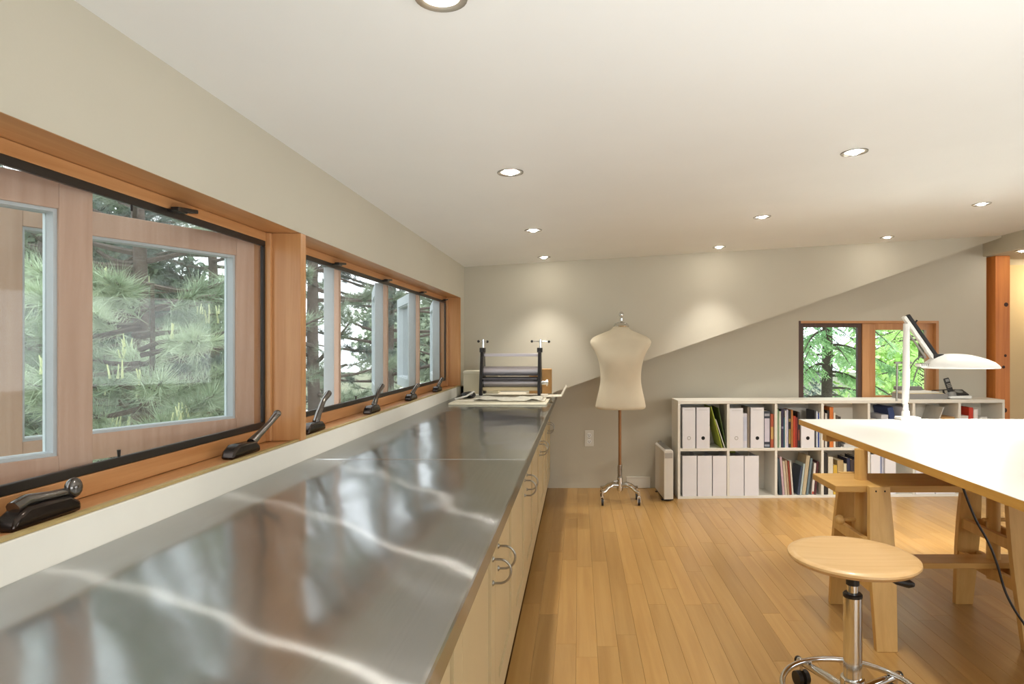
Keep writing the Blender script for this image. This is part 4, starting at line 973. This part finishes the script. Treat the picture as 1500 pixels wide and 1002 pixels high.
pine('young_pine_tree', -4.0, 2.1, GZ, 1.35, .05, 1.0, 60, 10, 75, .13, NEED, 'small pine at the left edge of the nearest window', candles=45, first=1.9, phase=1)
pine('pine_tree', -8.0, 9.6, GZ, 6.5, .15, 2.4, 110, 12, 48, .17, NEEDD, 'dark pine standing behind the nearest one', wd=.0026, first=.8, phase=2)
pine('pine_tree', -7.3, 12.6, GZ, 7.5, .14, 2.3, 100, 12, 48, .18, NEEDD, 'farther dark pine filling the gap behind the nearest pine', wd=.0032, first=.8, phase=6)
pine('pine_tree', -3.72, 9.0, GZ, 7.0, .115, 1.7, 80, 12, 70, .15, NEED, 'bare-trunked pine outside the far casements', wd=.0026, first=.9, phase=3)
pine('pine_tree', -4.3, 14.5, GZ, 8.0, .16, 2.6, 80, 12, 55, .18, NEEDD, 'dark pine with level branches seen through the second casement', wd=.0034, first=.6, phase=4)
pine('pine_tree', -3.6, 19.0, GZ, 8.0, .18, 2.6, 70, 8, 45, .18, NEED, 'distant pine seen through the farthest casement', wd=.0042, first=.9, phase=5)
def bush(name, c, rad, n, size, mt, label, cat='bush', grp='bushes and trees beyond the garden', stem=True):
    r = root(name, (c[0], c[1], GZ), label=label, cat=cat, group=grp)
    nb_ = 26; cc = rng.normal(0, .5, (nb_, 3))*np.array(rad)*.8; cc = np.clip(cc, -np.array(rad)*.8, np.array(rad)*.8)
    ix = rng.integers(0, nb_, n); p = cc[ix]+unit(rng.normal(0, 1, (n, 3)))*np.array(rad)*.38*(.6+.5*rng.random((n, 1)))+np.array(c)
    a = unit(rng.normal(0, 1, (n, 3)))*size; b_ = unit(np.cross(a, rng.normal(0, 1, (n, 3))))*size*.55
    V = np.stack([p-a, p+b_, p+a, p-b_], 1).reshape(-1, 3); fast_mesh('foliage', V, np.arange(len(V)).reshape(-1, 4), mt, r, 'stuff')
    if stem: MB().tube([(c[0], c[1], GZ), (c[0], c[1], c[2])], [.12, .05], 8).build('stem', BARK, r)
    return r
bush('broadleaf_tree', (-13.5, 16.5, .8), (3.4, 4, 4.2), 30000, .15, DKLEAF, 'dark broadleaf tree filling the background of the nearest window')
bush('broadleaf_tree', (-14.2, 5.2, .6), (2.6, 3, 4.4), 30000, .12, DKLEAF, 'dark broadleaf tree left of the nearest pine', )
bush('broadleaf_tree', (-9.5, 46, 1.0), (6, 4, 4.2), 20000, .22, NEED, 'farthest green tree at the end of the driveway')
bush('flowering_bush', (-4.9, 22.5, -.75), (.8, .8, .55), 3500, .05, leaf_mat('pink_blossom', '#c86a86', '#eaa6b4'), 'pink flowering bush beyond the farthest casement')
# behind the gable window
def cedar(name, x, y, zt_, mt, label, nb, ln0, trunk=.16, seed=0, zlo=-2.0):
    r = root(name, (x, y, GZ), label=label, cat='tree', group='trees outside the windows')
    MB().tube([(x, y, GZ), (x+.05, y, (GZ+zt_)/2), (x, y, zt_)], [trunk, trunk*.8, trunk*.3], 10).build('trunk', BARK, r, smooth=60)
    bb = MB(); VV = []
    for i in range(nb):
        z = zlo+(zt_-zlo)*random.random(); a = random.uniform(math.pi, 2*math.pi) if random.random() < .8 else random.random()*math.pi; ln = ln0*random.uniform(.5, 1.1)
        P = np.array([(x+math.cos(a)*ln*t, y+math.sin(a)*ln*t, z+ln*(.15*t-.55*t*t)) for t in np.linspace(0, 1, 12)])
        bb.tube([Vector(p) for p in P], [.02*(1-.85*t) for t in np.linspace(0, 1, 12)], 5)
        for k in range(70):
            t = .2+.8*random.random(); q = min(10, int(t*11)); p = P[q]+(P[q+1]-P[q])*(t*11-q if t < 1 else 1)
            s_ = random.choice((-1, 1)); sdv = np.array([math.cos(a+s_*1.0), math.sin(a+s_*1.0), -.55+random.uniform(-.25, .2)]); L2 = random.uniform(.12, .30)*(1.15-t*.5)
            side = unit(np.cross(sdv, [0, 0, 1.0]))
            for j in range(7):
                f = (j+.5)/7; c0_ = p+sdv*L2*f; d2 = unit(sdv+side*random.choice((-1, 1))*.9+np.array([0, 0, -.3])); w2 = unit(np.cross(d2, rng.normal(0, 1, 3)))*.010
                VV += [c0_-w2, c0_+w2, c0_+d2*L2*.38*(1.1-f*.6)]
    bb.build('branches', BARK, r); VV = np.array(VV); fast_mesh('foliage', VV, np.arange(len(VV)).reshape(-1, 3), mt, r, 'stuff'); return r
cedar('cedar_tree', 3.2, 8.3, 5.0, FROND, 'drooping cedar behind the dark-framed light of the small window', 115, 1.3, trunk=.085)
cedar('cedar_tree', 5.6, 10.3, 5.0, LEAFL, 'bright light green cedar behind the orange-framed light of the small window', 70, 1.5, zlo=-2.2)
cedar('cedar_tree', 3.9, 13.5, 7.0, NEEDD, 'dark cedar farther back behind the small window', 100, 2.0, zlo=-1.5)
bush('broadleaf_tree', (9.4, 17, 1.0), (2.6, 2.2, 3.6), 12000, .11, LEAFL, 'pale green tree beyond the small window, at the right')
bush('broadleaf_tree', (5.0, 21, .2), (2.6, 2.2, 3.6), 10000, .11, DKLEAF, 'dark tree beyond the small window, at the left')
